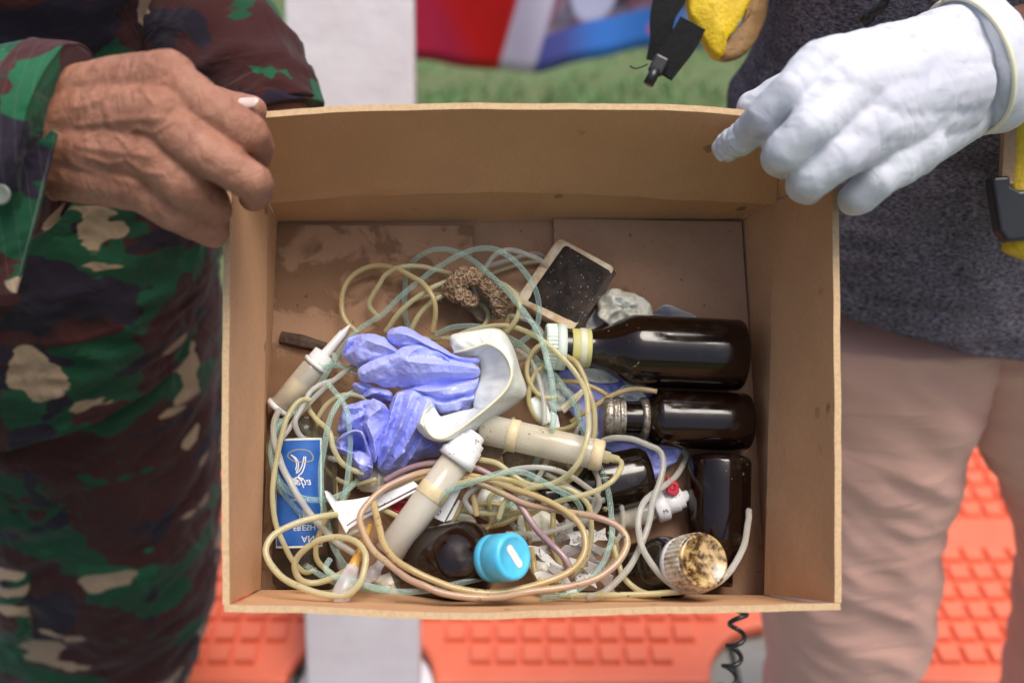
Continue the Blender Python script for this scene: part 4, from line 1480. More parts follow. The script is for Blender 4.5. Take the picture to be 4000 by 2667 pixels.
EXTRA = [('t_cream', 1200, 1480, 1560, 1900, 'cream tube half hidden between the box side and the periwinkle glove'), ('t_white', 1300, 1300, 1700, 1480, 'milky tube under the fingers of the periwinkle glove'),
         ('t_yellow', 1700, 1880, 2100, 2080, 'yellowed tube deep under the slanting syringe connector'), ('t_cream', 1900, 1860, 2320, 2060, 'cream tube deep under the widest loop, middle of the tangle'),
         ('t_green', 1950, 1850, 2350, 2150, 'dull green tube buried beneath the purplish tube'), ('t_white', 2000, 1450, 2300, 1780, 'milky tube buried beside the glove cuff and mint cap'),
         ('t_yellow', 2050, 1400, 2350, 1720, 'yellowed tube buried above the fat syringe'), ('t_cream', 2080, 2030, 2420, 2280, 'cream tube buried under the white fragments'),
         ('t_brown', 1560, 1960, 1950, 2100, 'tan tube buried behind the blue-capped bottle'), ('t_cream', 1080, 1640, 1420, 2050, 'cream tube crossing low behind the blue label'),
         ('t_yellow', 1430, 1880, 1800, 2080, 'yellowed tube lying low under the white clamp'), ('t_white', 2150, 1880, 2450, 2200, 'milky tube low beside the grey syringe barrel'),
         ('t_cream', 1480, 1120, 1950, 1330, 'faint cream tube behind the husk and the top of the glove'), ('t_white', 1750, 1200, 2150, 1420, 'milky tube lying behind the white cuff'),
         ('t_green', 1120, 1420, 1480, 1760, 'pale green tube low beside the syringe with the long nozzle'), ('t_cream', 1060, 1700, 1300, 2120, 'cream tube low along the box side behind the label bottle'),
         ('t_white', 1500, 1850, 1760, 2120, 'milky tube low behind the slanting syringe barrel'), ('t_yellow', 1780, 1960, 2060, 2140, 'yellowed tube low above the blue cap'),
         ('t_cream', 1960, 1760, 2250, 1960, 'cream tube low beneath the dry leaf'), ('t_green', 2180, 1780, 2420, 2050, 'pale green tube low beside the half buried bottle'),
         ('t_white', 1640, 1080, 2060, 1300, 'milky tube looping flat around the husk'), ('t_cream', 1420, 1380, 1620, 1560, 'cream tube peeping out beneath the glove fingers'),
         ('t_yellow', 2040, 1300, 2240, 1560, 'yellowed tube low between the cuff and the mint cap'), ('t_white', 1300, 2060, 1600, 2300, 'milky tube low at the front beside the clear connector')]
LOOPS = [('t_green', 1225, 1760, 150, 270, -1.2, 3.6, .050, 'pale green tube curving from the long-nozzled syringe down past the label'), ('t_cream', 1190, 1900, 120, 330, 1.2, 4.9, .056, 'cream tube hugging the box side over the label bottle'),
         ('t_yellow', 1420, 2120, 190, 150, 2.2, 6.6, .060, 'yellowed tube looping round the amber needle hub'), ('t_green', 1600, 2190, 330, 115, .2, 3.2, .100, 'pale green tube sweeping along the front wall past the blue-capped bottle'),
         ('t_white', 2080, 1960, 250, 130, 2.8, 7.0, .062, 'milky tube looping over the middle of the tangle'), ('t_cream', 2130, 2080, 190, 190, 3.4, 8.0, .070, 'cream tube looping around the white fragments'),
         ('t_yellow', 2200, 1640, 120, 240, -1.5, 1.9, .052, 'yellowed tube bowing beside the mint cap over the fat syringe'), ('t_white', 2010, 1130, 150, 150, 2.9, 6.0, .030, 'milky tube arching between the husk and black block'),
         ('t_cream', 1640, 1170, 190, 130, 2.6, 6.1, .022, 'cream tube arching low over the damp stain behind the glove'), ('t_green', 1980, 2060, 300, 210, 3.6, 6.2, .078, 'pale green tube arching across the centre below the fat syringe'),
         ('t_yellow', 1900, 1960, 210, 90, 3.3, 6.9, .066, 'yellowed tube crossing below the white syringe connector'), ('t_white', 1330, 1640, 170, 150, 1.6, 4.6, .044, 'milky tube curving out from under the lower glove folds')]
for mt, cx, cy, rx, ry, a0, a1, hb, lb in LOOPS:
    pts = [(cx + rx * math.cos(a0 + (a1 - a0) * q / 10) * (1 + .06 * math.sin(q * 1.7)), cy + ry * math.sin(a0 + (a1 - a0) * q / 10) * (1 + .05 * math.cos(q * 1.3))) for q in range(11)]
    TUBES.append((lb, mt, pts, [hb - .008, hb, hb + .004, hb - .002, hb - .012], .0022))
for mt, x0, y0, x1, y1, lb in EXTRA:
    pts = []
    a0, turn = rt.uniform(0, 6.28), rt.choice((-1, 1)) * rt.uniform(3.2, 5.2)
    for q in range(9):
        t = q / 8
        a = a0 + turn * t
        k_ = 1 - .35 * t
        pts.append(((x0 + x1) / 2 + (x1 - x0) / 2 * math.cos(a) * k_, (y0 + y1) / 2 + (y1 - y0) / 2 * math.sin(a) * k_))
    hb = .012 if y1 < 1450 else .03
    TUBES.append((lb, mt, pts, [hb + rt.uniform(-.006, .010) for _ in range(4)], .0021))
for lb, mt, pts, hs, *rr in TUBES:
    tube_thing(lb, mt, pts, hs, (rr[0] if rr else .00225) * .87)

# ------------------------------------------------------------------ clamp, connectors, fragments
clr = root('roller_clamp', 'white plastic roller clamp with red wheel below the periwinkle glove', 'clamp', B(1450, 1970, .05))


def prism(name, outline, h, t, mat, parent=None, bv=.0006, **k):
    hs = h if hasattr(h, '__len__') else [h] * len(outline)
    a = [B(x, y, q) for (x, y), q in zip(outline, hs)]
    n = len(a)
    v = a + [p - BN * t for p in a]
    f = [tuple(range(n)), tuple(range(2 * n - 1, n - 1, -1))] + [(i, n + i, n + (i + 1) % n, (i + 1) % n) for i in range(n)]
    o = recalc(mesh(name, v, f, mat, parent, smooth=False, origin=None if parent is not None else a[0], **k))
    if bv:
        bevel(o, bv)
    return o


prism('channel', [(1310, 1958), (1395, 1948), (1500, 1925), (1615, 1878), (1636, 1898), (1500, 1968), (1420, 2008), (1352, 2052)], [.068, .068, .066, .062, .062, .066, .068, .070], .006, M['white_plastic'], clr)
prism('channel_wall', [(1352, 2056), (1420, 2013), (1500, 1974), (1638, 1903), (1640, 1912), (1505, 1984), (1425, 2026), (1358, 2070)], [.069, .067, .065, .061, .061, .065, .067, .069], .012, M['white_plastic'], clr)
prism('end_plate', [(1266, 1914), (1282, 1926), (1330, 1990), (1362, 2070), (1352, 2086), (1312, 2010), (1272, 1940)], .070, .012, M['white_plastic'], clr)
v, f = lathe_geo(B(1560, 1972, .046), B(1566, 1958, .060), [(0, .0035), (0, .0066), (.0045, .0066), (.0045, .0050), (.0035, .0045), (.0035, .0008)], 28)
mesh('wheel', v, f, M['red_plastic'], clr)
v, f = merge([box_geo(B(1565, 1960, .0545), unit(B(1580, 1960, .05) - B(1550, 1960, .05)), BN, BY, .009, .0012, .0012)])
mesh('wheel_spoke', v, f, M['red_plastic'], clr, smooth=False)
c2 = root('clamp_piece', 'broken white plastic clamp halves behind the slanting syringe', 'clamp', B(1740, 1960, .05))
prism('half', [(1688, 2020), (1795, 1882), (1812, 1890), (1735, 2040)], .055, .006, M['white_plastic'], c2)
prism('half', [(1740, 2038), (1790, 1950), (1800, 1955), (1765, 2030)], .050, .006, M['white_plastic'], c2)
prism('plastic_piece', [(1512, 1868), (1545, 1852), (1600, 1850), (1600, 1875), (1535, 1888)], .05, .003, M['white_plastic'], label='white plastic tab peeking out under the bottom of the periwinkle glove', cat='fragment', bv=.0004)
prism('plastic_piece', [(2060, 1560), (2100, 1540), (2140, 1580), (2160, 1650), (2125, 1660), (2085, 1620)], .034, .006, M['latex'], label='cream plastic lobe beside the glove cuff above the fat syringe', cat='fragment', bv=.0025)
prism('plastic_piece', [(2150, 1600), (2180, 1620), (2190, 1670), (2160, 1690), (2140, 1650)], .03, .005, M['white_plastic'], label='small white plastic stub next to the green tube above the fat syringe', cat='fragment', bv=.0015)
prism('red_piece', [(2085, 1570), (2120, 1575), (2125, 1605), (2105, 1600)], .026, .004, M['red_plastic'], label='dark red plastic bit beside the cream lobe', cat='fragment', bv=.0008)
# the needle hub with its clear cap
hub = root('needle_hub', 'amber needle hub with ribbed clear cap at the front corner', 'connector', B(1370, 2250, .08))
v, f = lathe_geo(B(1448, 2050, .072), B(1335, 2320, .100), [(0, .002), (.012, .0022), (.014, .0036), (.016, .0036), (.018, .0024), (.030, .0034), (.036, .0046), (.0365, .003)], 24)
mesh('hub', v, f, M['orange_hub'], hub)
v, f = lathe_geo(B(1448, 2050, .072), B(1335, 2320, .100), [(.033, .0044), (.040, .0056), (.043, .0062), (.056, .0068), (.057, .0055), (.060, .003)], 28, ribs=1, rib=-.07)
mesh('clear_cap', v, f, M['clear_plastic'], hub)
v, f = lathe_geo(B(1490, 2195, .078), B(1420, 2290, .088), [(0, .003), (.006, .0036), (.007, .0046), (.013, .0048), (.014, .003), (.020, .0022)], 20)
mesh('clear_connector', v, f, M['clear_plastic'], label='small clear plastic connector next to the slanting syringe end', cat='connector', origin=B(1450, 2240, .08))

frag_spots = [(2110, 2085, .05), (2175, 2110, .052), (2215, 2075, .054), (2260, 2100, .056), (2300, 2130, .055), (2235, 2150, .056), (2150, 2190, .058), (2190, 2235, .062), (2130, 2255, .07), (2250, 2205, .062),
              (2310, 2195, .06), (2340, 2240, .064), (2285, 2250, .066), (2220, 2290, .075), (2370, 2275, .072), (2330, 2090, .052), (2090, 2150, .055)]
rf = random.Random(11)
for i, (fx, fy, fh) in enumerate(frag_spots):
    a0 = rf.uniform(-.6, 1.2)
    ln, wd = rf.uniform(34, 66), rf.uniform(16, 34)
    ol = []
    for q, (u, w) in enumerate(((-1, -.9), (-.3, -1.1), (.35, -.7), (1, -1), (.9, .2), (1.05, 1), (.1, .75), (-.45, 1.1), (-1.0, .7), (-.75, .0))):
        u, w = u * ln * rf.uniform(.8, 1.1), w * wd * rf.uniform(.7, 1.1)
        ol.append((fx + u * math.cos(a0) - w * math.sin(a0), fy + u * math.sin(a0) + w * math.cos(a0)))
    tx, ty = rf.uniform(-.0002, .0002), rf.uniform(-.0002, .0002)
    prism('plastic_fragment', ol, [fh + (x - fx) * tx + (y - fy) * ty for x, y in ol], rf.uniform(.0025, .006), M['white_spotted'], bv=.0003,
          label='broken white plastic fragment speckled with black dirt', cat='fragment', group='speckled white fragments right of the blue cap')


# ------------------------------------------------------------------ the crumpled gloves on top
def gp(x, y):
    return 1250 + x / 2.091, 1200 + y / 2.091


def folded(name, parent, mat, outline, ridges, soft=.35, th=.0004, seed=0, jitter=3.0, conv=gp):
    """a sheet of thin rubber folded along given lines.  outline: (x, y, h mm); ridges: (crease sharpness, [(x, y, h mm), ...])"""
    rs = np.random.RandomState(seed)
    pts, edges, sharp = [], [], {}

    def key(p):
        for i, q in enumerate(pts):
            if abs(q[0] - p[0]) < 2 and abs(q[1] - p[1]) < 2:
                return i
        pts.append(p)
        return len(pts) - 1
    ol = [key(tuple(p)) for p in outline]
    nb = len(ol)
    edges += [(ol[i], ol[(i + 1) % nb]) for i in range(nb)]
    for cs, line in ridges:
        # halve long runs and let them wander, as real creases do
        c = [np.array(line[0], float)]
        for q in line[1:]:
            q = np.array(q, float)
            m = (c[-1] + q) / 2 + rs.uniform(-1, 1, 3) * np.array([jitter, jitter, .8])
            c += [m, q]
        ids = [key(tuple(p)) for p in c]
        for a, b in zip(ids[:-1], ids[1:]):
            if a != b:
                edges.append((a, b))
                sharp[(min(a, b), max(a, b))] = cs
    ov, oe, of, vo, eo, _ = geometry.delaunay_2d_cdt([Vector(p[:2]) for p in pts], edges, [ol], 1, 1e-4)
    A = np.array([p[:2] for p in pts])
    Hh = np.array([p[2] for p in pts])
    hs = []
    for i, p in enumerate(ov):
        if len(vo[i]):
            hs.append(Hh[vo[i][0]])
        else:
            d = np.hypot(A[:, 0] - p[0], A[:, 1] - p[1]) + 1
            hs.append(float((Hh / d ** 3).sum() / (1 / d ** 3).sum()))
    v = [B(*conv(p[0], p[1]), h / 1000.) for p, h in zip(ov, hs)]
    o = recalc(mesh(name, v, [tuple(f) for f in of], mat, parent))
    if sum((Vector(p.normal) for p in o.data.polygons), Vector()).dot(Vector(BN)) < 0:
        o.data.flip_normals()
    lab_ = {}
    for i, src in enumerate(vo):
        for q in src:
            lab_[q] = i
    sh = {}
    for (a, b), cs in sharp.items():
        a, b = lab_.get(a), lab_.get(b)
        if a is not None and b is not None:
            sh[(min(a, b), max(a, b))] = cs
    cr = o.data.attributes.new('crease_edge', 'FLOAT', 'EDGE')
    for x, ed in zip(cr.data, o.data.edges):
        a, b = ed.vertices
        x.value = sh.get((min(a, b), max(a, b)), 0.0)
    sb = o.modifiers.new('soft', 'SUBSURF')
    sb.levels = sb.render_levels = 4
    tx = bpy.data.textures.new('wrinkle', 'CLOUDS')
    tx.noise_scale = .008
    tx.noise_depth = 2
    dm = o.modifiers.new('wrinkle', 'DISPLACE')
    dm.texture = tx
    dm.strength = .0022
    dm.texture_coords = 'LOCAL'
    solidify(o, th, -1)
    return o


gb = root('crumpled_glove', 'crumpled periwinkle blue nitrile glove on top of the tangle', 'glove', B(1600, 1560, .03))
NT = M['nitrile']
# lower gathered part
folded('palm', gb, NT,
       [(575, 770, 40), (600, 725, 44), (650, 680, 46), (730, 655, 48), (830, 680, 50), (920, 710, 50), (1000, 800, 46), (960, 900, 44), (860, 950, 42), (850, 1010, 40), (890, 1070, 38), (960, 1110, 36), (1035, 1110, 34), (1000, 1180, 30), (960, 1235, 28), (860, 1215, 30), (820, 1255, 28), (720, 1295, 28), (650, 1350, 27), (590, 1375, 26), (470, 1338, 30), (445, 1280, 34), (480, 1150, 38), (530, 980, 38), (560, 860, 38)],
       [(.9, [(640, 700, 52), (600, 800, 58), (570, 920, 58), (520, 1080, 54), (465, 1300, 40)]),
        (.35, [(690, 690, 50), (650, 830, 49), (600, 980, 47), (540, 1130, 44), (480, 1310, 36)]),
        (.95, [(760, 680, 56), (720, 800, 63), (670, 950, 63), (590, 1120, 56), (490, 1315, 40)]),
        (.3, [(830, 710, 52), (770, 850, 51), (700, 1010, 48), (610, 1180, 42), (520, 1320, 34)]),
        (.85, [(900, 740, 56), (840, 860, 60), (770, 1010, 60), (690, 1160, 52), (580, 1310, 38)]),
        (.3, [(840, 970, 46), (780, 1090, 45), (720, 1200, 40), (640, 1310, 32)]),
        (.8, [(850, 1020, 50), (800, 1130, 50), (750, 1220, 42), (690, 1280, 34)]),
        (.7, [(940, 1110, 44), (860, 1150, 46), (800, 1200, 42)]),
        (.6, [(620, 1240, 47), (690, 1180, 54)]), (.7, [(700, 1290, 34), (730, 1240, 42), (820, 1200, 38)])], seed=2)
folded('palm', gb, NT,
       [(185, 805, 34), (240, 782, 38), (320, 770, 42), (430, 738, 46), (490, 765, 46), (560, 805, 42), (570, 900, 40), (540, 1010, 42), (500, 1120, 42), (455, 1295, 38), (430, 1250, 40), (400, 1150, 42), (370, 1040, 42), (290, 1000, 42), (200, 1040, 36), (125, 1030, 30), (150, 950, 33), (165, 880, 34)],
       [(.9, [(430, 742, 52), (500, 790, 58), (495, 835, 58), (410, 880, 58), (380, 950, 58), (430, 1050, 57), (452, 1180, 52), (456, 1280, 42)]),
        (.4, [(330, 780, 46), (370, 830, 47), (350, 890, 44), (340, 960, 42)]),
        (.85, [(190, 810, 40), (290, 830, 52), (360, 800, 50), (425, 750, 51)]),
        (.8, [(130, 1025, 34), (220, 960, 48), (310, 900, 53), (375, 870, 54)]),
        (.3, [(180, 880, 42), (260, 880, 44), (320, 855, 46)]),
        (.4, [(545, 830, 46), (520, 930, 46), (490, 1050, 46), (460, 1200, 42)])], seed=4)
folded('cuff_fold', gb, NT,
       [(118, 1130, 34), (140, 1070, 36), (200, 1020, 42), (270, 985, 46), (345, 1000, 48), (380, 1060, 46), (400, 1130, 44), (440, 1235, 40), (432, 1300, 38), (418, 1412, 28), (335, 1428, 26), (290, 1350, 30), (260, 1280, 34), (230, 1225, 34), (130, 1195, 32)],
       [(.9, [(150, 1080, 42), (215, 1040, 52), (290, 1005, 56), (340, 1020, 55), (365, 1090, 52), (395, 1180, 48), (430, 1270, 42)]),
        (.5, [(215, 1090, 44), (235, 1140, 30), (290, 1165, 24), (350, 1160, 26), (340, 1080, 30), (280, 1060, 34), (215, 1090, 44)]),
        (.9, [(125, 1150, 40), (200, 1165, 46), (260, 1195, 46), (310, 1175, 44), (380, 1185, 44)]),
        (.9, [(255, 1215, 42), (320, 1285, 46), (432, 1302, 44)]),
        (.85, [(320, 1287, 46), (345, 1350, 42), (335, 1420, 32)]), (.3, [(420, 1310, 40), (385, 1375, 32), (410, 1405, 30)])], seed=6)
folded('palm', gb, NT,
       [(255, 620, 36), (330, 600, 40), (430, 640, 42), (520, 660, 42), (600, 690, 42), (580, 800, 34), (500, 770, 34), (420, 745, 34), (310, 755, 32), (285, 690, 34)],
       [(.9, [(260, 625, 40), (350, 660, 46), (470, 690, 46), (590, 720, 42)]), (.5, [(310, 745, 34), (360, 690, 38), (400, 660, 38)]), (.8, [(340, 750, 36), (430, 700, 46), (540, 720, 44)])], seed=8)
# centre, pulled towards the cuff
folded('palm', gb, NT,
       [(690, 660, 46), (800, 640, 50), (930, 610, 52), (1100, 570, 52), (1310, 560, 50), (1280, 680, 46), (1265, 800, 42), (1250, 860, 40), (1100, 900, 38), (1000, 915, 38), (955, 850, 42), (915, 780, 46), (880, 735, 48), (780, 700, 46)],
       [(.9, [(740, 670, 52), (860, 690, 58), (960, 680, 60), (1100, 640, 58), (1290, 600, 54)]),
        (.3, [(860, 640, 50), (960, 640, 49), (1120, 610, 50), (1290, 575, 50)]),
        (.9, [(930, 700, 55), (1040, 715, 59), (1150, 700, 57), (1280, 660, 52)]),
        (.3, [(915, 750, 48), (1020, 760, 49), (1140, 735, 48), (1270, 700, 46)]),
        (.9, [(925, 780, 53), (1000, 800, 56), (1110, 770, 56), (1260, 745, 50)]),
        (.85, [(945, 830, 48), (985, 890, 44)]), (.85, [(1150, 740, 56), (1120, 810, 54), (1110, 885, 42)]), (.3, [(1190, 770, 48), (1180, 850, 42)])], seed=10)
# fingers on top
folded('finger', gb, NT,
       [(178, 390, 38), (180, 310, 40), (228, 245, 42), (330, 210, 44), (440, 212, 46), (545, 240, 46), (610, 320, 48), (680, 400, 50), (600, 470, 48), (470, 510, 44), (310, 490, 42), (240, 455, 40), (200, 425, 38)],
       [(.85, [(330, 214, 50), (338, 290, 55), (290, 350, 54), (200, 405, 44)]), (.4, [(300, 235, 47), (275, 300, 44), (215, 350, 43)]), (.8, [(235, 250, 50), (215, 310, 50), (185, 385, 42)]),
        (.7, [(350, 250, 54), (440, 290, 60), (540, 320, 61), (640, 370, 58)]), (.35, [(350, 330, 53), (430, 360, 54), (560, 400, 52)]), (.6, [(320, 460, 47), (400, 405, 54), (520, 385, 56)])], seed=12)
folded('finger', gb, NT,
       [(540, 250, 48), (545, 200, 49), (590, 165, 50), (655, 150, 51), (725, 163, 52), (800, 203, 53), (880, 252, 54), (960, 303, 55), (1040, 352, 55), (1105, 392, 55), (1190, 405, 55), (1310, 400, 54), (1310, 480, 54), (1150, 470, 54), (1040, 430, 54), (940, 370, 54), (830, 330, 53), (700, 340, 51), (600, 320, 49)],
       [(.5, [(560, 225, 55), (640, 205, 61), (740, 235, 63), (860, 300, 63), (980, 355, 62), (1100, 410, 60), (1300, 430, 57)]),
        (.35, [(620, 290, 55), (720, 275, 58), (830, 300, 58), (950, 360, 56)]),
        (.9, [(590, 300, 53), (680, 300, 57), (800, 310, 57)]), (.6, [(590, 180, 54), (620, 165, 54), (720, 178, 56), (880, 268, 57), (1040, 365, 57)])], seed=14)
folded('finger', gb, NT,
       [(298, 560, 46), (305, 515, 48), (345, 470, 50), (420, 430, 52), (520, 395, 54), (600, 370, 55), (660, 325, 56), (760, 305, 57), (850, 300, 57), (930, 318, 57), (1010, 362, 57), (1090, 430, 57), (1200, 455, 56), (1315, 470, 55), (1315, 575, 53), (1180, 590, 52), (1060, 605, 50), (930, 625, 48), (800, 662, 45), (640, 660, 44), (490, 648, 44), (440, 612, 46), (370, 615, 45), (318, 592, 45)],
       [(.95, [(440, 608, 50), (520, 570, 54), (575, 515, 57), (610, 455, 60), (640, 400, 62)]),
        (.4, [(330, 560, 54), (420, 510, 59), (520, 455, 61), (590, 410, 61)]),
        (.9, [(640, 400, 63), (690, 437, 64), (770, 450, 66), (900, 455, 66), (1050, 465, 64), (1180, 480, 61), (1300, 505, 58)]),
        (.85, [(690, 437, 64), (735, 370, 63), (830, 310, 61)]),
        (.3, [(760, 400, 59), (880, 405, 60), (1000, 420, 59), (1090, 445, 59)]),
        (.8, [(900, 325, 60), (1000, 385, 62), (1060, 440, 61)]),
        (.75, [(770, 450, 66), (757, 510, 63), (762, 570, 58), (790, 640, 50)]),
        (.3, [(600, 500, 57), (670, 540, 58), (700, 620, 50)]),
        (.5, [(800, 540, 61), (930, 530, 63), (1080, 535, 61), (1300, 540, 56)]),
        (.85, [(800, 645, 49), (900, 600, 55), (1020, 575, 56), (1150, 560, 56)])], seed=16)

# the pale cuff, turned out, with its rolled bead
wc = root('latex_cuff', 'cream white latex glove cuff with rolled bead over the blue glove', 'glove', B(1850, 1600, .03))
Rm = [(1095, 368, 57), (1215, 342, 63), (1330, 305, 66), (1400, 308, 70), (1490, 365, 74), (1550, 460, 77), (1562, 570, 78), (1510, 680, 78), (1400, 790, 77), (1270, 895, 76), (1130, 1000, 75), (1010, 1068, 74), (920, 1052, 72), (862, 965, 70), (850, 870, 66), (912, 797, 60)]
Om = [(1062, 305, 50), (1072, 228, 52), (1240, 192, 54), (1400, 170, 52), (1500, 200, 48), (1580, 330, 44), (1640, 520, 40), (1692, 690, 36), (1620, 780, 38), (1450, 900, 44), (1310, 1000, 50), (1080, 1095, 58), (900, 1080, 60), (785, 980, 58), (830, 900, 58), (905, 800, 56)]
Im = [(1112, 385, 54), (1205, 388, 54), (1270, 395, 56), (1280, 400, 54), (1300, 470, 50), (1305, 540, 48), (1290, 620, 48), (1262, 700, 48), (1252, 790, 48), (1245, 825, 48), (1130, 850, 49), (1030, 880, 50), (985, 890, 50), (960, 860, 52), (935, 820, 54), (925, 800, 57)]


def cv(c, n=9):
    return catmull([B(*gp(x, y), h / 1000.) for x, y, h in c], n)


R_, O_, I_ = cv(Rm), cv(Om), cv(Im)
for nm, X_, bow in (('outside', O_, .003), ('inside', I_, -.003)):
    nvv = 12
    v = []
    for j in range(nvv):
        w = j / (nvv - 1)
        for i in range(len(R_)):
            p = R_[i] + (X_[i] - R_[i]) * w + BN * bow * math.sin(math.pi * w)
            a_ = math.sin(math.pi * min(1, w * 1.15))
            l_ = np.array([i * .0016, w * .010, 0.0])
            p = p + BN * .0030 * a_ * (ridge(l_, 85, 3.0 if nm == 'outside' else 9.0) * .8 + .9 * nz(p, 70, 4.0))
            v.append(p)
    o = mesh(nm, v, grid_faces(nvv, len(R_), False), M['latex'], wc)
    solidify(o, .0004)
v, f = tube_geo(R_, .0010, 10)
mesh('rolled_bead', v, f, M['latex_bead'], wc)


# ================================================================== PEOPLE
def body_loft(rows, y0, thick, seg=96, dens=14, amp=.006, fold=16, seed=0.0, aniso=(1, 1, 2.2), cap=True, power=2.4, shear=0.0):
    """rows: (photo y, left x, right x, y offset): a garment standing y0 metres out, round in plan"""
    q = []
    for r in rows:
        py, l, rr = r[:3]
        yo = r[3] if len(r) > 3 else 0
        tk = r[4] if len(r) > 4 else thick
        a, b = VY(l, py, y0 + yo), VY(rr, py, y0 + yo)
        q.append(np.concatenate([(a + b) / 2, [np.linalg.norm(b - a) / 2, tk]]))
    c = catmull(q, dens)
    v = []
    for row in c:
        ce, hw, tk = row[:3], row[3], row[4]
        for j in range(seg):
            a = 2 * math.pi * j / seg
            ca, sa = math.cos(a), math.sin(a)
            x = math.copysign(abs(ca) ** (2 / power), ca) * hw
            y = math.copysign(abs(sa) ** (2 / power), sa) * tk
            p = ce + np.array([x, y, 0])
            n_ = unit(np.array([x / hw ** 2, y / tk ** 2, 0]))
            s_ = p * np.array(aniso)
            s_[2] += shear * x
            d = amp * (ridge(s_, fold, seed) * .7 + .5 * ridge(s_, fold * 2.2, seed + 4) + .8 * nz(s_, fold * .5, seed + 9))
            v.append(p + n_ * d)
    m = len(c)
    f = grid_faces(m, seg)
    if cap:
        f += [tuple(range(seg - 1, -1, -1)), tuple((m - 1) * seg + j for j in range(seg))]
    return v, f


def loft(rings, cap=True):
    n = len(rings[0])
    v = [p for r in rings for p in r]
    f = grid_faces(len(rings), n)
    if cap:
        f += [tuple(range(n - 1, -1, -1)), tuple((len(rings) - 1) * n + j for j in range(n))]
    return v, f


def sleeve_geo(stations, seg=64, dens=10, amp=.003, fold=30, seed=0.0):
    """stations: (centre, half height vector, half depth vector)"""
    q = [np.concatenate([np.asarray(a), np.asarray(b), np.asarray(c)]) for a, b, c in stations]
    c = catmull(q, dens)
    rings = []
    for row in c:
        ce, hv, dv = row[:3], row[3:6], row[6:9]
        rg_ = []
        for j in range(seg):
            a = 2 * math.pi * j / seg
            p = ce + hv * math.cos(a) + dv * math.sin(a)
            n_ = unit(p - ce)
            d = amp * (ridge(p, fold, seed) + .6 * nz(p, fold * 2, seed + 3))
            rg_.append(p + n_ * d)
        rings.append(rg_)
    return loft(rings)


# ---------------------------------------------------------------- left: camouflage uniform
PL = .98
pl = root('person', 'person in woodland camouflage uniform gripping the box with a bare hand', 'person', (VY(330, 2667, PL)[0], PL, 0))
rows = [(-700, 60, 560, .02, .13), (-400, -260, 740, .0, .15), (0, -240, 735, .0, .15), (400, -230, 760, .0, .155), (800, -210, 822, 0, .16), (1000, -190, 835, 0, .165), (1200, -170, 806, 0, .165), (1400, -150, 745, 0, .165), (1560, -120, 560, 0, .16), (1690, -70, 300, 0, .15)]
rows = [(-700, 60, 560, .02, .13), (-400, -260, 740, .0, .15), (0, -240, 735, .0, .15), (400, -230, 760, .0, .155), (800, -210, 822, 0, .16), (1000, -190, 835, 0, .165), (1150, -170, 815, 0, .168), (1320, -140, 800, 0, .168), (1390, -140, 795, 0, .170)]
v, f = body_loft(rows, PL, .16, amp=.007, fold=12, seed=1.0, aniso=(1, 1, 1.6))
v = np.array(v)
# the hem rises from the back to the front of the wearer
zmin = VY(300, 1690, PL)[2]
for i in range(len(v)):
    w = max(0, min(1, (VY(300, 1000, PL)[2] - v[i][2]) / .20))
    v[i][2] += w * (.085 * min(1, max(-.5, (v[i][0] - VY(60, 1600, PL)[0]) / .22)) - .035)
mesh('shirt', v, f, M['camo_shirt'], pl)
rows = [(1100, -150, 790, .0, .13), (1400, -120, 830, .0, .14), (1700, -60, 838, .0, .135), (1950, -20, 836, .0, .13), (2150, 60, 832, .0, .125), (2350, 25, 800, .0, .12), (2550, 40, 748, .0, .115), (2750, 60, 700, 0, .11), (3100, 150, 660, 0, .1)]
v, f = body_loft(rows, PL + .01, .13, amp=.012, fold=7, seed=2.0, aniso=(1, 1, 2.0), shear=-1.2)
mesh('trousers', v, f, M['camo_trouser'], pl)
v, f = body_loft([(1700, 150, 820, .18, .1), (2100, 200, 800, .2, .1), (2500, 220, 760, .22, .1), (3000, 260, 720, .22, .09)], PL, .1, amp=.008, fold=11, seed=3.0)
mesh('trousers', v, f, M['camo_trouser'], pl)
# cargo pocket on the near thigh
v, f = body_loft([(2060, 45, 190, -.06, .04), (2150, 18, 200, -.07, .05), (2300, 8, 190, -.07, .05), (2420, 30, 170, -.06, .04)], PL, .05, amp=.004, fold=22, seed=4.0, seg=40)
mesh('cargo_pocket', v, f, M['camo_sleeve'], pl)
# near sleeve, its cuff and button
UPV, RTV, FWV = UP, RT, FW
st = [(V(-900, 900, .80), (UP * .10 + RT * .03), FW * .075), (V(-500, 760, .70), (UP * .085 + RT * .02), FW * .062), (V(-200, 660, .635), (UP * .074 + RT * .016), FW * .052), (V(60, 590, .60), (UP * .062 + RT * .014), FW * .046), (V(215, 545, .588), (UP * .052 + RT * .013), FW * .041)]
v, f = sleeve_geo(st, amp=.0035, fold=26, seed=1.5)
mesh('sleeve', v, f, M['camo_sleeve'], pl)
st = [(V(70, 585, .5985), (UP * .0645 + RT * .0145), FW * .0485), (V(150, 562, .592), (UP * .059 + RT * .0140), FW * .0455), (V(228, 540, .586), (UP * .0545 + RT * .0135), FW * .043), (V(232, 539, .586), (UP * .0520 + RT * .0135), FW * .041)]
v, f = sleeve_geo(st, amp=.0014, fold=40, seed=2.5)
cuff = mesh('cuff', v, f, M['camo_sleeve'], pl)
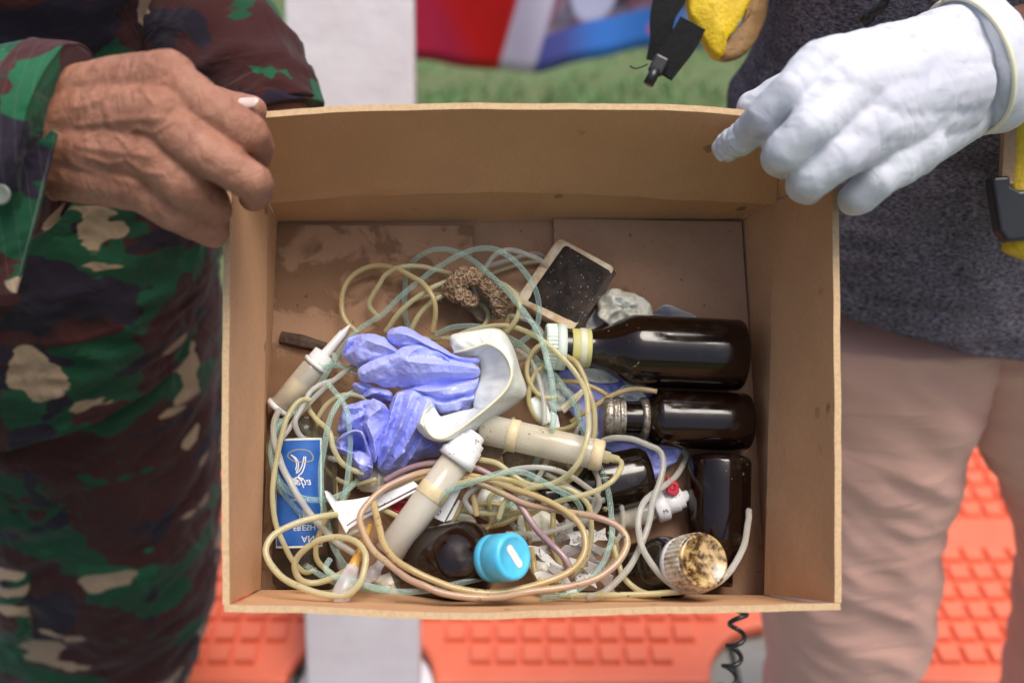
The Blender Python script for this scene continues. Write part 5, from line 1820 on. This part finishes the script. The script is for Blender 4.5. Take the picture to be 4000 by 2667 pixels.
# open end of the cuff hanging down
tabv = [V(60, 640, .553), V(200, 505, .548), V(222, 520, .549), V(138, 856, .556), V(60, 1148, .575), V(-20, 1160, .58), V(-40, 900, .566)]
n = len(tabv)
vv = [np.asarray(p) for p in tabv] + [np.asarray(p) + FW * .0028 for p in tabv]
f = [tuple(range(n)), tuple(range(2 * n - 1, n - 1, -1))] + [(i, n + i, n + (i + 1) % n, (i + 1) % n) for i in range(n)]
o = recalc(mesh('cuff_tab', vv, f, M['camo_sleeve'], cuff, smooth=False))
bevel(o, .0009, 2)
bp = V(5, 762, .552)
v, f = lathe_geo(bp, bp - FW * .01, [(0, .0058), (.0012, .0060), (.0022, .0052), (.0018, .0042), (.0016, .0005)], 28, hint=UP)
mesh('button', v, f, M['button'], cuff)

# near hand
zz = lambda *a: [(V(x, y, z), r) for x, y, z, r in a]


def chain(pts):
    return [(pts[i][0], pts[i][1], pts[i + 1][0], pts[i + 1][1]) for i in range(len(pts) - 1)]


hand = []
hand += chain(zz((60, 540, .602, .030), (260, 500, .592, .027)))                                   # wrist
hand += chain(zz((60, 640, .602, .027), (260, 610, .594, .024)))
hand += chain(zz((250, 400, .590, .019), (460, 345, .572, .018), (655, 312, .556, .0165)))          # metacarpals
hand += chain(zz((250, 480, .588, .021), (450, 455, .568, .020), (640, 455, .550, .0170)))
hand += chain(zz((250, 570, .590, .021), (430, 580, .572, .020), (600, 605, .556, .0165)))
hand += chain(zz((240, 650, .596, .020), (400, 680, .582, .019), (555, 720, .566, .0155)))
hand += chain(zz((420, 500, .590, .022), (600, 560, .580, .020)))
index = chain(zz((655, 322, .556, .0155), (820, 428, .550, .0120), (968, 520, .556, .0116), (1002, 572, .588, .0102), (998, 630, .622, .0088)))
middle = chain(zz((640, 470, .550, .0155), (820, 612, .545, .0118), (982, 708, .552, .0112), (1002, 745, .585, .0100), (990, 770, .620, .0086)))
ring_ = chain(zz((600, 610, .556, .0160), (720, 715, .556, .0135), (812, 792, .572, .0125), (835, 825, .612, .0108), (830, 850, .645, .009)))
pinky = chain(zz((555, 725, .566, .0150), (690, 825, .570, .0122), (800, 880, .586, .0112), (832, 905, .622, .0098), (835, 910, .650, .008)))
thumb = chain(zz((330, 400, .604, .020), (560, 330, .600, .0165), (770, 400, .606, .0130), (900, 428, .618, .0112), (985, 432, .628, .0092)))
v, f, nn = blob_mesh(hand + index + middle + ring_ + pinky + thumb, .0012, 5)
# tendons, knuckle pads and creases as small relief
def to_px(p):
    q = np.asarray(p) - CAM
    z = q.dot(FW)
    return 2000 + F * q.dot(RT) / z, 1333.5 - F * q.dot(UP) / z


def line_dist(px, py, line):
    best = 1e9
    for (x0, y0), (x1, y1) in zip(line[:-1], line[1:]):
        dx, dy = x1 - x0, y1 - y0
        t = max(0, min(1, ((px - x0) * dx + (py - y0) * dy) / (dx * dx + dy * dy)))
        best = min(best, math.hypot(px - x0 - t * dx, py - y0 - t * dy))
    return best


TENDON = [[(300, 420), (480, 365), (650, 318)], [(300, 490), (470, 470), (640, 462)], [(300, 570), (450, 590), (600, 612)], [(290, 640), (420, 690), (560, 725)]]
VEIN = [[(330, 540), (400, 515), (470, 540), (540, 500), (600, 520), (690, 470)], [(340, 610), (430, 640), (500, 625), (560, 670), (640, 680)], [(470, 540), (510, 590), (560, 560)], [(560, 360), (600, 410), (580, 450)]]
CREASE = [((968, 520), (.85, .53)), ((982, 708), (.86, .51)), ((812, 792), (.75, .66)), ((800, 880), (.86, .5)), ((885, 470), (.85, .53)), ((655, 322), (.85, .5)), ((640, 468), (.8, .6))]
for i in range(len(v)):
    p = v[i]
    d = .0006 * nz(p, 55, 2.0) + .0004 * ridge(p, 90, 5.0)
    if nn[i].dot(FW) < .2:
        x, y = to_px(p)
        for ln in TENDON:
            d += .0008 * math.exp(-(line_dist(x, y, ln) / 13.) ** 2)
        for ln in VEIN:
            d += .0008 * math.exp(-(line_dist(x, y, ln) / 7.5) ** 2)
        for (cx, cy), (ux, uy) in CREASE:
            t = (x - cx) * ux + (y - cy) * uy
            w_ = -(x - cx) * uy + (y - cy) * ux
            if abs(t) < 60 and abs(w_) < 80:
                d -= .0007 * (.5 + .5 * math.sin(t * .36 + .03 * w_ + 2 * nz(p, 90, 1))) * math.exp(-(t / 30.) ** 2) * math.exp(-(w_ / 60.) ** 2)
    v[i] = p + nn[i] * d
mesh('hand', v, f, M['skin'], pl)
# thumb nail
nvv = []
for j in range(9):
    for i in range(9):
        u, w = i / 8 - .5, j / 8 - .5
        w *= math.sqrt(max(.05, 1 - (2 * u) ** 4))
        c = V(955 + u * 118, 405 + w * 42 - u * 4, .6150 - .004 * (w + .5))
        nvv.append(c + UP * .0012 * (1 - (2 * w) ** 2) - FW * (.0006 + .0018 * (1 - (2 * w) ** 2)))
o = mesh('thumb_nail', nvv, grid_faces(9, 9, False), M['nail'], pl)
solidify(o, .0006)

# far sleeve: the other arm, reaching behind the box
def prp(a, b, k):
    return (RT * a + UP * b) * k


st = [(V(420, -80, 1.02), prp(.2, .98, .085), FW * .09), (V(700, 50, .95), prp(.42, .9, .068), FW * .075), (V(890, 190, .905), prp(.72, .69, .055), FW * .06), (V(1010, 330, .88), prp(.9, .43, .047), FW * .05), (V(1065, 450, .865), prp(.95, .3, .042), FW * .044)]
v, f = sleeve_geo(st, amp=.006, fold=20, seed=6.5)
mesh('sleeve', v, f, M['camo_arm'], pl)
st = [(V(1022, 350, .877), prp(.9, .43, .0475), FW * .05), (V(1068, 452, .864), prp(.95, .3, .0445), FW * .046), (V(1070, 458, .863), prp(.95, .3, .041), FW * .042)]
v, f = sleeve_geo(st, amp=.0014, fold=40, seed=7.5)
mesh('cuff', v, f, M['camo_arm'], pl)
far = chain(zz((1040, 400, .87, .034), (1110, 540, .855, .030), (1200, 720, .85, .032))) + chain(zz((1230, 760, .845, .022), (1330, 900, .842, .012), (1420, 1010, .838, .010))) \
    + chain(zz((1190, 790, .845, .022), (1270, 950, .842, .012), (1340, 1060, .838, .010))) + chain(zz((1140, 800, .845, .022), (1200, 970, .842, .012), (1250, 1090, .838, .010))) \
    + chain(zz((1090, 790, .845, .020), (1120, 950, .842, .011), (1140, 1060, .838, .009))) + chain(zz((1230, 680, .845, .022), (1350, 760, .842, .013), (1440, 820, .838, .011)))
v, f, nn = blob_mesh(far, .0022, 4)
mesh('hand', v, f, M['skin'], pl)

# ---------------------------------------------------------------- right: grey shirt, pink trousers, gloved hand
PR = .95
pr = root('person', 'person in grey heather shirt and pink trousers holding the box with a white glove', 'person', (VY(3700, 2667, PR)[0], PR, 0))
rows = [(-700, 3350, 4150, .02, .10), (-400, 3060, 4520, .0, .13), (0, 3042, 4500, .0, .135), (150, 3012, 4490, 0, .135), (300, 2945, 4480, 0, .14), (430, 2880, 4470, 0, .14), (700, 2870, 4460, 0, .145), (950, 2885, 4440, 0, .145), (1120, 2900, 4430, 0, .145), (1165, 2905, 4420, 0, .145)]
v, f = body_loft(rows, PR, .14, amp=.006, fold=9, seed=11.0, aniso=(1.6, 1, .8), cap=True)
v = np.array(v)
xh = VY(3900, 1450, PR)[0]
for i in range(len(v)):
    w = max(0, min(1, (VY(3500, 650, PR)[2] - v[i][2]) / .2))
    v[i][2] += w * .24 * max(0, min(.5, (xh - v[i][0]))) * 1.15
mesh('shirt', v, f, M['heather'], pr)
rows = [(1150, 2960, 3900, .0, .12), (1400, 2950, 3830, .0, .125), (1600, 2950, 3730, .0, .125), (1760, 2958, 3700, .0, .12), (1950, 2970, 3655, .0, .115), (2150, 2985, 3630, .0, .112), (2400, 3008, 3590, .0, .11), (2667, 3010, 3510, 0, .105), (3000, 3010, 3420, 0, .1)]
v, f = body_loft(rows, PR + .01, .115, amp=.0095, fold=6, seed=21.0, aniso=(.9, 1, 2.2), shear=1.5)
mesh('trousers', v, f, M['chino'], pr)
rows = [(1150, 3700, 4500, .0, .12), (1400, 3715, 4560, .0, .13), (1600, 3745, 4600, .0, .13), (1760, 3850, 4640, .0, .125), (1950, 3965, 4660, .0, .12), (2250, 4040, 4650, .0, .115), (2400, 4020, 4630, .0, .112), (2667, 3970, 4570, 0, .108), (3000, 3940, 4470, 0, .1)]
v, f = body_loft(rows, PR + .0, .12, amp=.0095, fold=6, seed=31.0, aniso=(.9, 1, 2.0), shear=-1.5)
mesh('trousers', v, f, M['chino'], pr)

# gloved hand
gh = []
gh += chain(zz((4300, 90, .78, .030), (3960, 195, .70, .029), (3840, 220, .678, .0285)))
gh += chain(zz((4300, 190, .78, .030), (3960, 315, .70, .028), (3840, 330, .674, .0275)))
arm_v, arm_f, _ = blob_mesh(gh + chain(zz((4300, 140, .78, .036), (4800, 0, .92, .042), (5200, -150, 1.0, .045))), .003, 5)
mesh('forearm', arm_v, arm_f, M['skin_dark'], pr)
gl_ = []
gl_ += chain(zz((3790, 165, .668, .0280), (3660, 200, .645, .0260)))
gl_ += chain(zz((3790, 325, .668, .0285), (3660, 340, .648, .0270)))
gl_ += chain(zz((3760, 240, .655, .0270), (3560, 300, .632, .0260), (3400, 360, .615, .0220)))
gl_ += chain(zz((3740, 340, .655, .0250), (3560, 430, .634, .0240), (3450, 500, .620, .0200)))
gl_ += chain(zz((3780, 130, .664, .0200), (3560, 190, .632, .0185), (3200, 255, .598, .0155)))
gl_ += chain(zz((3800, 230, .656, .0220), (3540, 310, .622, .0205), (3290, 395, .592, .0175)))
gl_ += chain(zz((3780, 330, .656, .0220), (3560, 430, .624, .0205), (3390, 530, .598, .0175)))
gl_ += chain(zz((3780, 430, .664, .0200), (3620, 530, .636, .0190), (3490, 640, .612, .0160)))
gl_ += chain(zz((3620, 330, .650, .024), (3440, 400, .630, .022)))
gl_ += chain(zz((3420, 330, .608, .0220), (3250, 375, .592, .0165), (3160, 425, .586, .0100)))
gl_ += chain(zz((3470, 470, .608, .0210), (3340, 520, .592, .0160), (3235, 575, .585, .0100)))
gl_ += chain(zz((3560, 570, .620, .0200), (3460, 630, .610, .0150), (3400, 662, .606, .0090)))
gl_ += chain(zz((3700, 280, .638, .0260), (3480, 330, .610, .0225), (3310, 350, .594, .0185)))
gl_ += chain(zz((3700, 400, .642, .0240), (3500, 480, .612, .0220), (3390, 500, .596, .0185)))
gl_ += chain(zz((3720, 340, .638, .0260), (3560, 380, .616, .0240), (3430, 430, .600, .0200)))
g_index = chain(zz((3190, 262, .598, .0150), (3090, 360, .590, .0126), (2995, 450, .600, .0120), (2925, 520, .625, .0110), (2868, 562, .645, .0088)))
g_mid = chain(zz((3285, 400, .592, .0170), (3165, 500, .578, .0136), (3070, 588, .584, .0122), (3040, 615, .615, .0112), (3060, 640, .640, .0100)))
g_ring = chain(zz((3390, 535, .598, .0165), (3270, 620, .584, .0132), (3170, 698, .590, .0122), (3140, 725, .618, .0112), (3160, 740, .640, .0100)))
g_pinky = chain(zz((3490, 640, .612, .0155), (3420, 705, .606, .0122), (3362, 762, .612, .0112), (3335, 780, .635, .0100), (3350, 780, .655, .0090)))
g_thumb = chain(zz((3640, 200, .668, .020), (3300, 260, .655, .0160), (3050, 370, .655, .0125), (2935, 418, .664, .0100)))
v, f, nn = blob_mesh(gl_ + g_index + g_mid + g_ring + g_pinky + g_thumb, .0015, 5)
# loose latex: fine rings near the cuff, slack ripples on the back
wx = V(3850, 250, .668)
ax_ = unit(V(3850, 250, .668) - V(3560, 330, .632))
for i in range(len(v)):
    t = (v[i] - wx).dot(ax_)
    ringy = max(0, min(1, (t + .034) / .03)) * math.sin(t * 2600 + 3 * nz(v[i], 60, 1)) * .00035
    v[i] = v[i] + nn[i] * (ringy + .0007 * nz(v[i], 60, 8.0) + .0004 * ridge(v[i], 80, 1.0) - (.0005 * max(0, ridge(np.array([v[i].dot(ax_), v[i].dot(UP) * .35, 0]), 95, 4.4) - .72) / .28) * max(0, min(1, (-t - .055) / .03)))
glove = mesh('glove', v, f, M['glove'], pr)
# slack empty fingertip of the glove
tip = [(V(2900, 540, .630), .0100), (V(2862, 562, .642), .0095), (V(2836, 580, .650), .0085), (V(2820, 572, .654), .0050)]
v, f, nn = blob_mesh(chain(tip), .0010, 1)
for i in range(len(v)):
    v[i] = v[i] + nn[i] * (.0009 * ridge(v[i], 170, 3.0) + .0005 * nz(v[i], 260, 6.0))
mesh('slack_fingertip', v, f, M['glove'], glove)
# rolled cuff
cst = [(V(3768, 262, .657), (UP * .0425 - RT * .014), (FW * .038 - RT * .01)), (V(3806, 255, .662), (UP * .0450 - RT * .014), (FW * .0395 - RT * .01)), (V(3844, 248, .669), (UP * .0462 - RT * .014), (FW * .040 - RT * .01)), (V(3866, 244, .673), (UP * .0455 - RT * .014), (FW * .039 - RT * .01))]
v, f = sleeve_geo(cst, amp=.0006, fold=60, seed=3.0)
mesh('glove_cuff', v, f, M['glove'], glove)
ce, hv, dv = [np.asarray(q) for q in cst[0]]
bead = [ce + hv * 1.02 * math.cos(a) + dv * 1.02 * math.sin(a) for a in np.linspace(0, 2 * math.pi, 49)]
v, f = tube_geo(bead, .0016, 8)
mesh('cuff_bead', v, f, M['latex_bead'], glove)

# ---------------------------------------------------------------- vest, straps, cords
vest = root('safety_vest', 'yellow nylon vest flap with tan lining and black buckle strap at the top', 'vest', V(2830, 0, .86))


def thick_poly(name, pts, off, mat, parent, nsub=5, bulge=0.0, amp=.0, fold=50):
    lp = catmull([np.asarray(p) for p in pts] + [np.asarray(pts[0])], nsub)[:-1]
    ce = lp.mean(0)
    n = len(lp)
    v, rings = [], 8
    off = np.asarray(off)
    for side in (0, 1):
        for j in range(rings):
            k = 1 - j / rings
            for p in lp:
                q = ce + (p - ce) * k
                d = bulge * (1 - k * k) + amp * ridge(q, fold, 2.0)
                v.append(q + (off if side else -unit(off) * d))
        v.append(ce + (off if side else -unit(off) * bulge))
    m = rings * n + 1
    f = []
    for side in (0, 1):
        o_ = side * m
        f += [tuple(x + o_ for x in q) for q in grid_faces(rings, n)] + [(o_ + (rings - 1) * n + i, o_ + (rings - 1) * n + (i + 1) % n, o_ + rings * n) for i in range(n)]
    f += [(i, (i + 1) % n, m + (i + 1) % n, m + i) for i in range(n)]
    return recalc(mesh(name, v, f, mat, parent))


thick_poly('panel', [V(2680, -220, .86), V(2950, -220, .86), V(2935, -20, .86), V(2905, 60, .86), V(2870, 120, .86), V(2842, 150, .86), V(2832, 200, .86), V(2808, 226, .862), V(2770, 190, .86), V(2730, 120, .86), V(2690, 30, .86)], FW * .012, M['yellow'], vest, 4, .006, .0022, 45)
thick_poly('lining', [V(2940, -220, .868), V(3060, -220, .885), V(3005, 0, .882), V(2985, 90, .88), V(2940, 180, .874), V(2880, 222, .87), V(2818, 224, .866), V(2838, 160, .866), V(2870, 118, .866), V(2915, 50, .866)], FW * .012, M['tan_lining'], vest, 4, .004, .0015, 40)


def strap(name, pts, widths, mat, parent, th=.0022, side=None, dens=10):
    """a flat band; pts in space, widths across it"""
    c = catmull([np.append(np.asarray(p), w) for p, w in zip(pts, widths)], dens)
    path, w = c[:, :3], c[:, 3]
    T = np.gradient(path, axis=0)
    v = []
    for i in range(len(path)):
        t = unit(T[i])
        s_ = unit(np.cross(t, FW if side is None else side))
        n_ = np.cross(s_, t)
        for a, b in ((-1, -1), (1, -1), (1, 1), (-1, 1)):
            v.append(path[i] + s_ * a * w[i] / 2 + n_ * b * th / 2)
    f = grid_faces(len(path), 4) + [(3, 2, 1, 0), tuple((len(path) - 1) * 4 + j for j in range(4))]
    return recalc(mesh(name, v, f, mat, parent, smooth=False))


strap('strap', [V(2650, -260, .86), V(2630, -60, .858), V(2590, 60, .852), V(2580, 150, .85), V(2560, 240, .85)], [.028, .030, .022, .018, .016], M['webbing'], vest)
strap('strap', [V(2705, 95, .846), V(2670, 160, .843), V(2620, 230, .84), V(2585, 290, .838)], [.024, .025, .024, .020], M['webbing'], vest, .004)
bx = unit(V(2548, 330, .835) - V(2600, 230, .835))
bs = np.cross(bx, FW)
v, f = box_geo(V(2572, 256, .832), bs, FW, bx, .0130, .008, .0165)
bevel(mesh('buckle', v, f, M['black_plastic'], vest, smooth=False), .0025, 3)
v, f = tube_geo([V(2562, 270, .83), V(2548, 300, .83), V(2532, 330, .83)], [.0042, .0046, .0046], 14)
mesh('buckle_prong', v, f, M['black_plastic'], vest)
v, f = tube_geo(catmull([V(2530, 252, .845), V(2508, 262, .845), V(2480, 268, .845), V(2460, 258, .845)], 6), .0006, 6)
mesh('loose_thread', v, f, M['webbing'], vest)
v2 = root('safety_vest', 'yellow vest edge with black side buckle at the side of the grey shirt', 'vest', V(3980, 700, .80))
thick_poly('panel', [V(3962, 430, .80), V(4200, 400, .80), V(4230, 990, .80), V(3985, 985, .80), V(3962, 900, .80), V(3955, 650, .80)], FW * .02, M['yellow'], v2, 4, .004, .001)
strap('edging', [V(3942, 470, .797), V(3937, 600, .797), V(3930, 720, .797)], [.010, .010, .010], M['tan_lining'], v2, .006)
bk = [V(3872, 690, .785), V(3950, 684, .785), V(3952, 725, .785), V(3985, 742, .785), V(4080, 735, .785), V(4080, 930, .785), V(3935, 945, .785), V(3905, 900, .785)]
n = len(bk)
v = bk + [p + FW * .014 for p in bk]
f = [tuple(range(n)), tuple(range(2 * n - 1, n - 1, -1))] + [(i, n + i, n + (i + 1) % n, (i + 1) % n) for i in range(n)]
bevel(recalc(mesh('buckle', v, f, M['black_plastic'], v2, smooth=False)), .003, 3)

# coiled cord that hangs behind the box
cp_ = catmull([V(3160, 960, .935), V(3060, 1200, .925), V(2950, 1500, .935), V(2905, 1800, .93), V(2900, 2150, .90), V(2885, 2400, .86), V(2865, 2560, .86), V(2830, 2720, .87), V(2790, 2950, .90), V(2740, 3300, 1.0), V(2700, 3600, 1.1)], 60)
T, N_, Bn_ = frames(cp_)
dist = np.concatenate([[0], np.cumsum(np.linalg.norm(np.diff(cp_, axis=0), axis=1))])
nt = 1500
ss = np.linspace(0, dist[-1], nt)
cpi = np.array([[np.interp(s_, dist, cp_[:, a]) for a in range(3)] for s_ in ss])
ni = np.array([[np.interp(s_, dist, N_[:, a]) for a in range(3)] for s_ in ss])
bi = np.array([[np.interp(s_, dist, Bn_[:, a]) for a in range(3)] for s_ in ss])
ph = ss / .0195 * 2 * math.pi
helix = cpi + .0068 * (np.cos(ph)[:, None] * ni + np.sin(ph)[:, None] * bi)
v, f = tube_geo(helix, .0021, 8)
mesh('coiled_cord', v, f, M['black_plastic'], label='black coiled cord dangling below the front of the box', cat='cord', origin=cp_[0])
# black hooked cord on the shirt above the glove
v, f = tube_geo(catmull([VY(3475, -120, PR - .17), VY(3462, -10, PR - .165), VY(3440, 30, PR - .165), VY(3405, 55, PR - .16), VY(3378, 78, PR - .155)], 8), [.0035] * 20 + [.004] * 6 + [.0055] * 7, 10)
mesh('hooked_cord', v, f, M['black_plastic'], label='short black hooked cord lying on the grey shirt above the white glove', cat='cord', origin=VY(3440, 30, PR - .16))
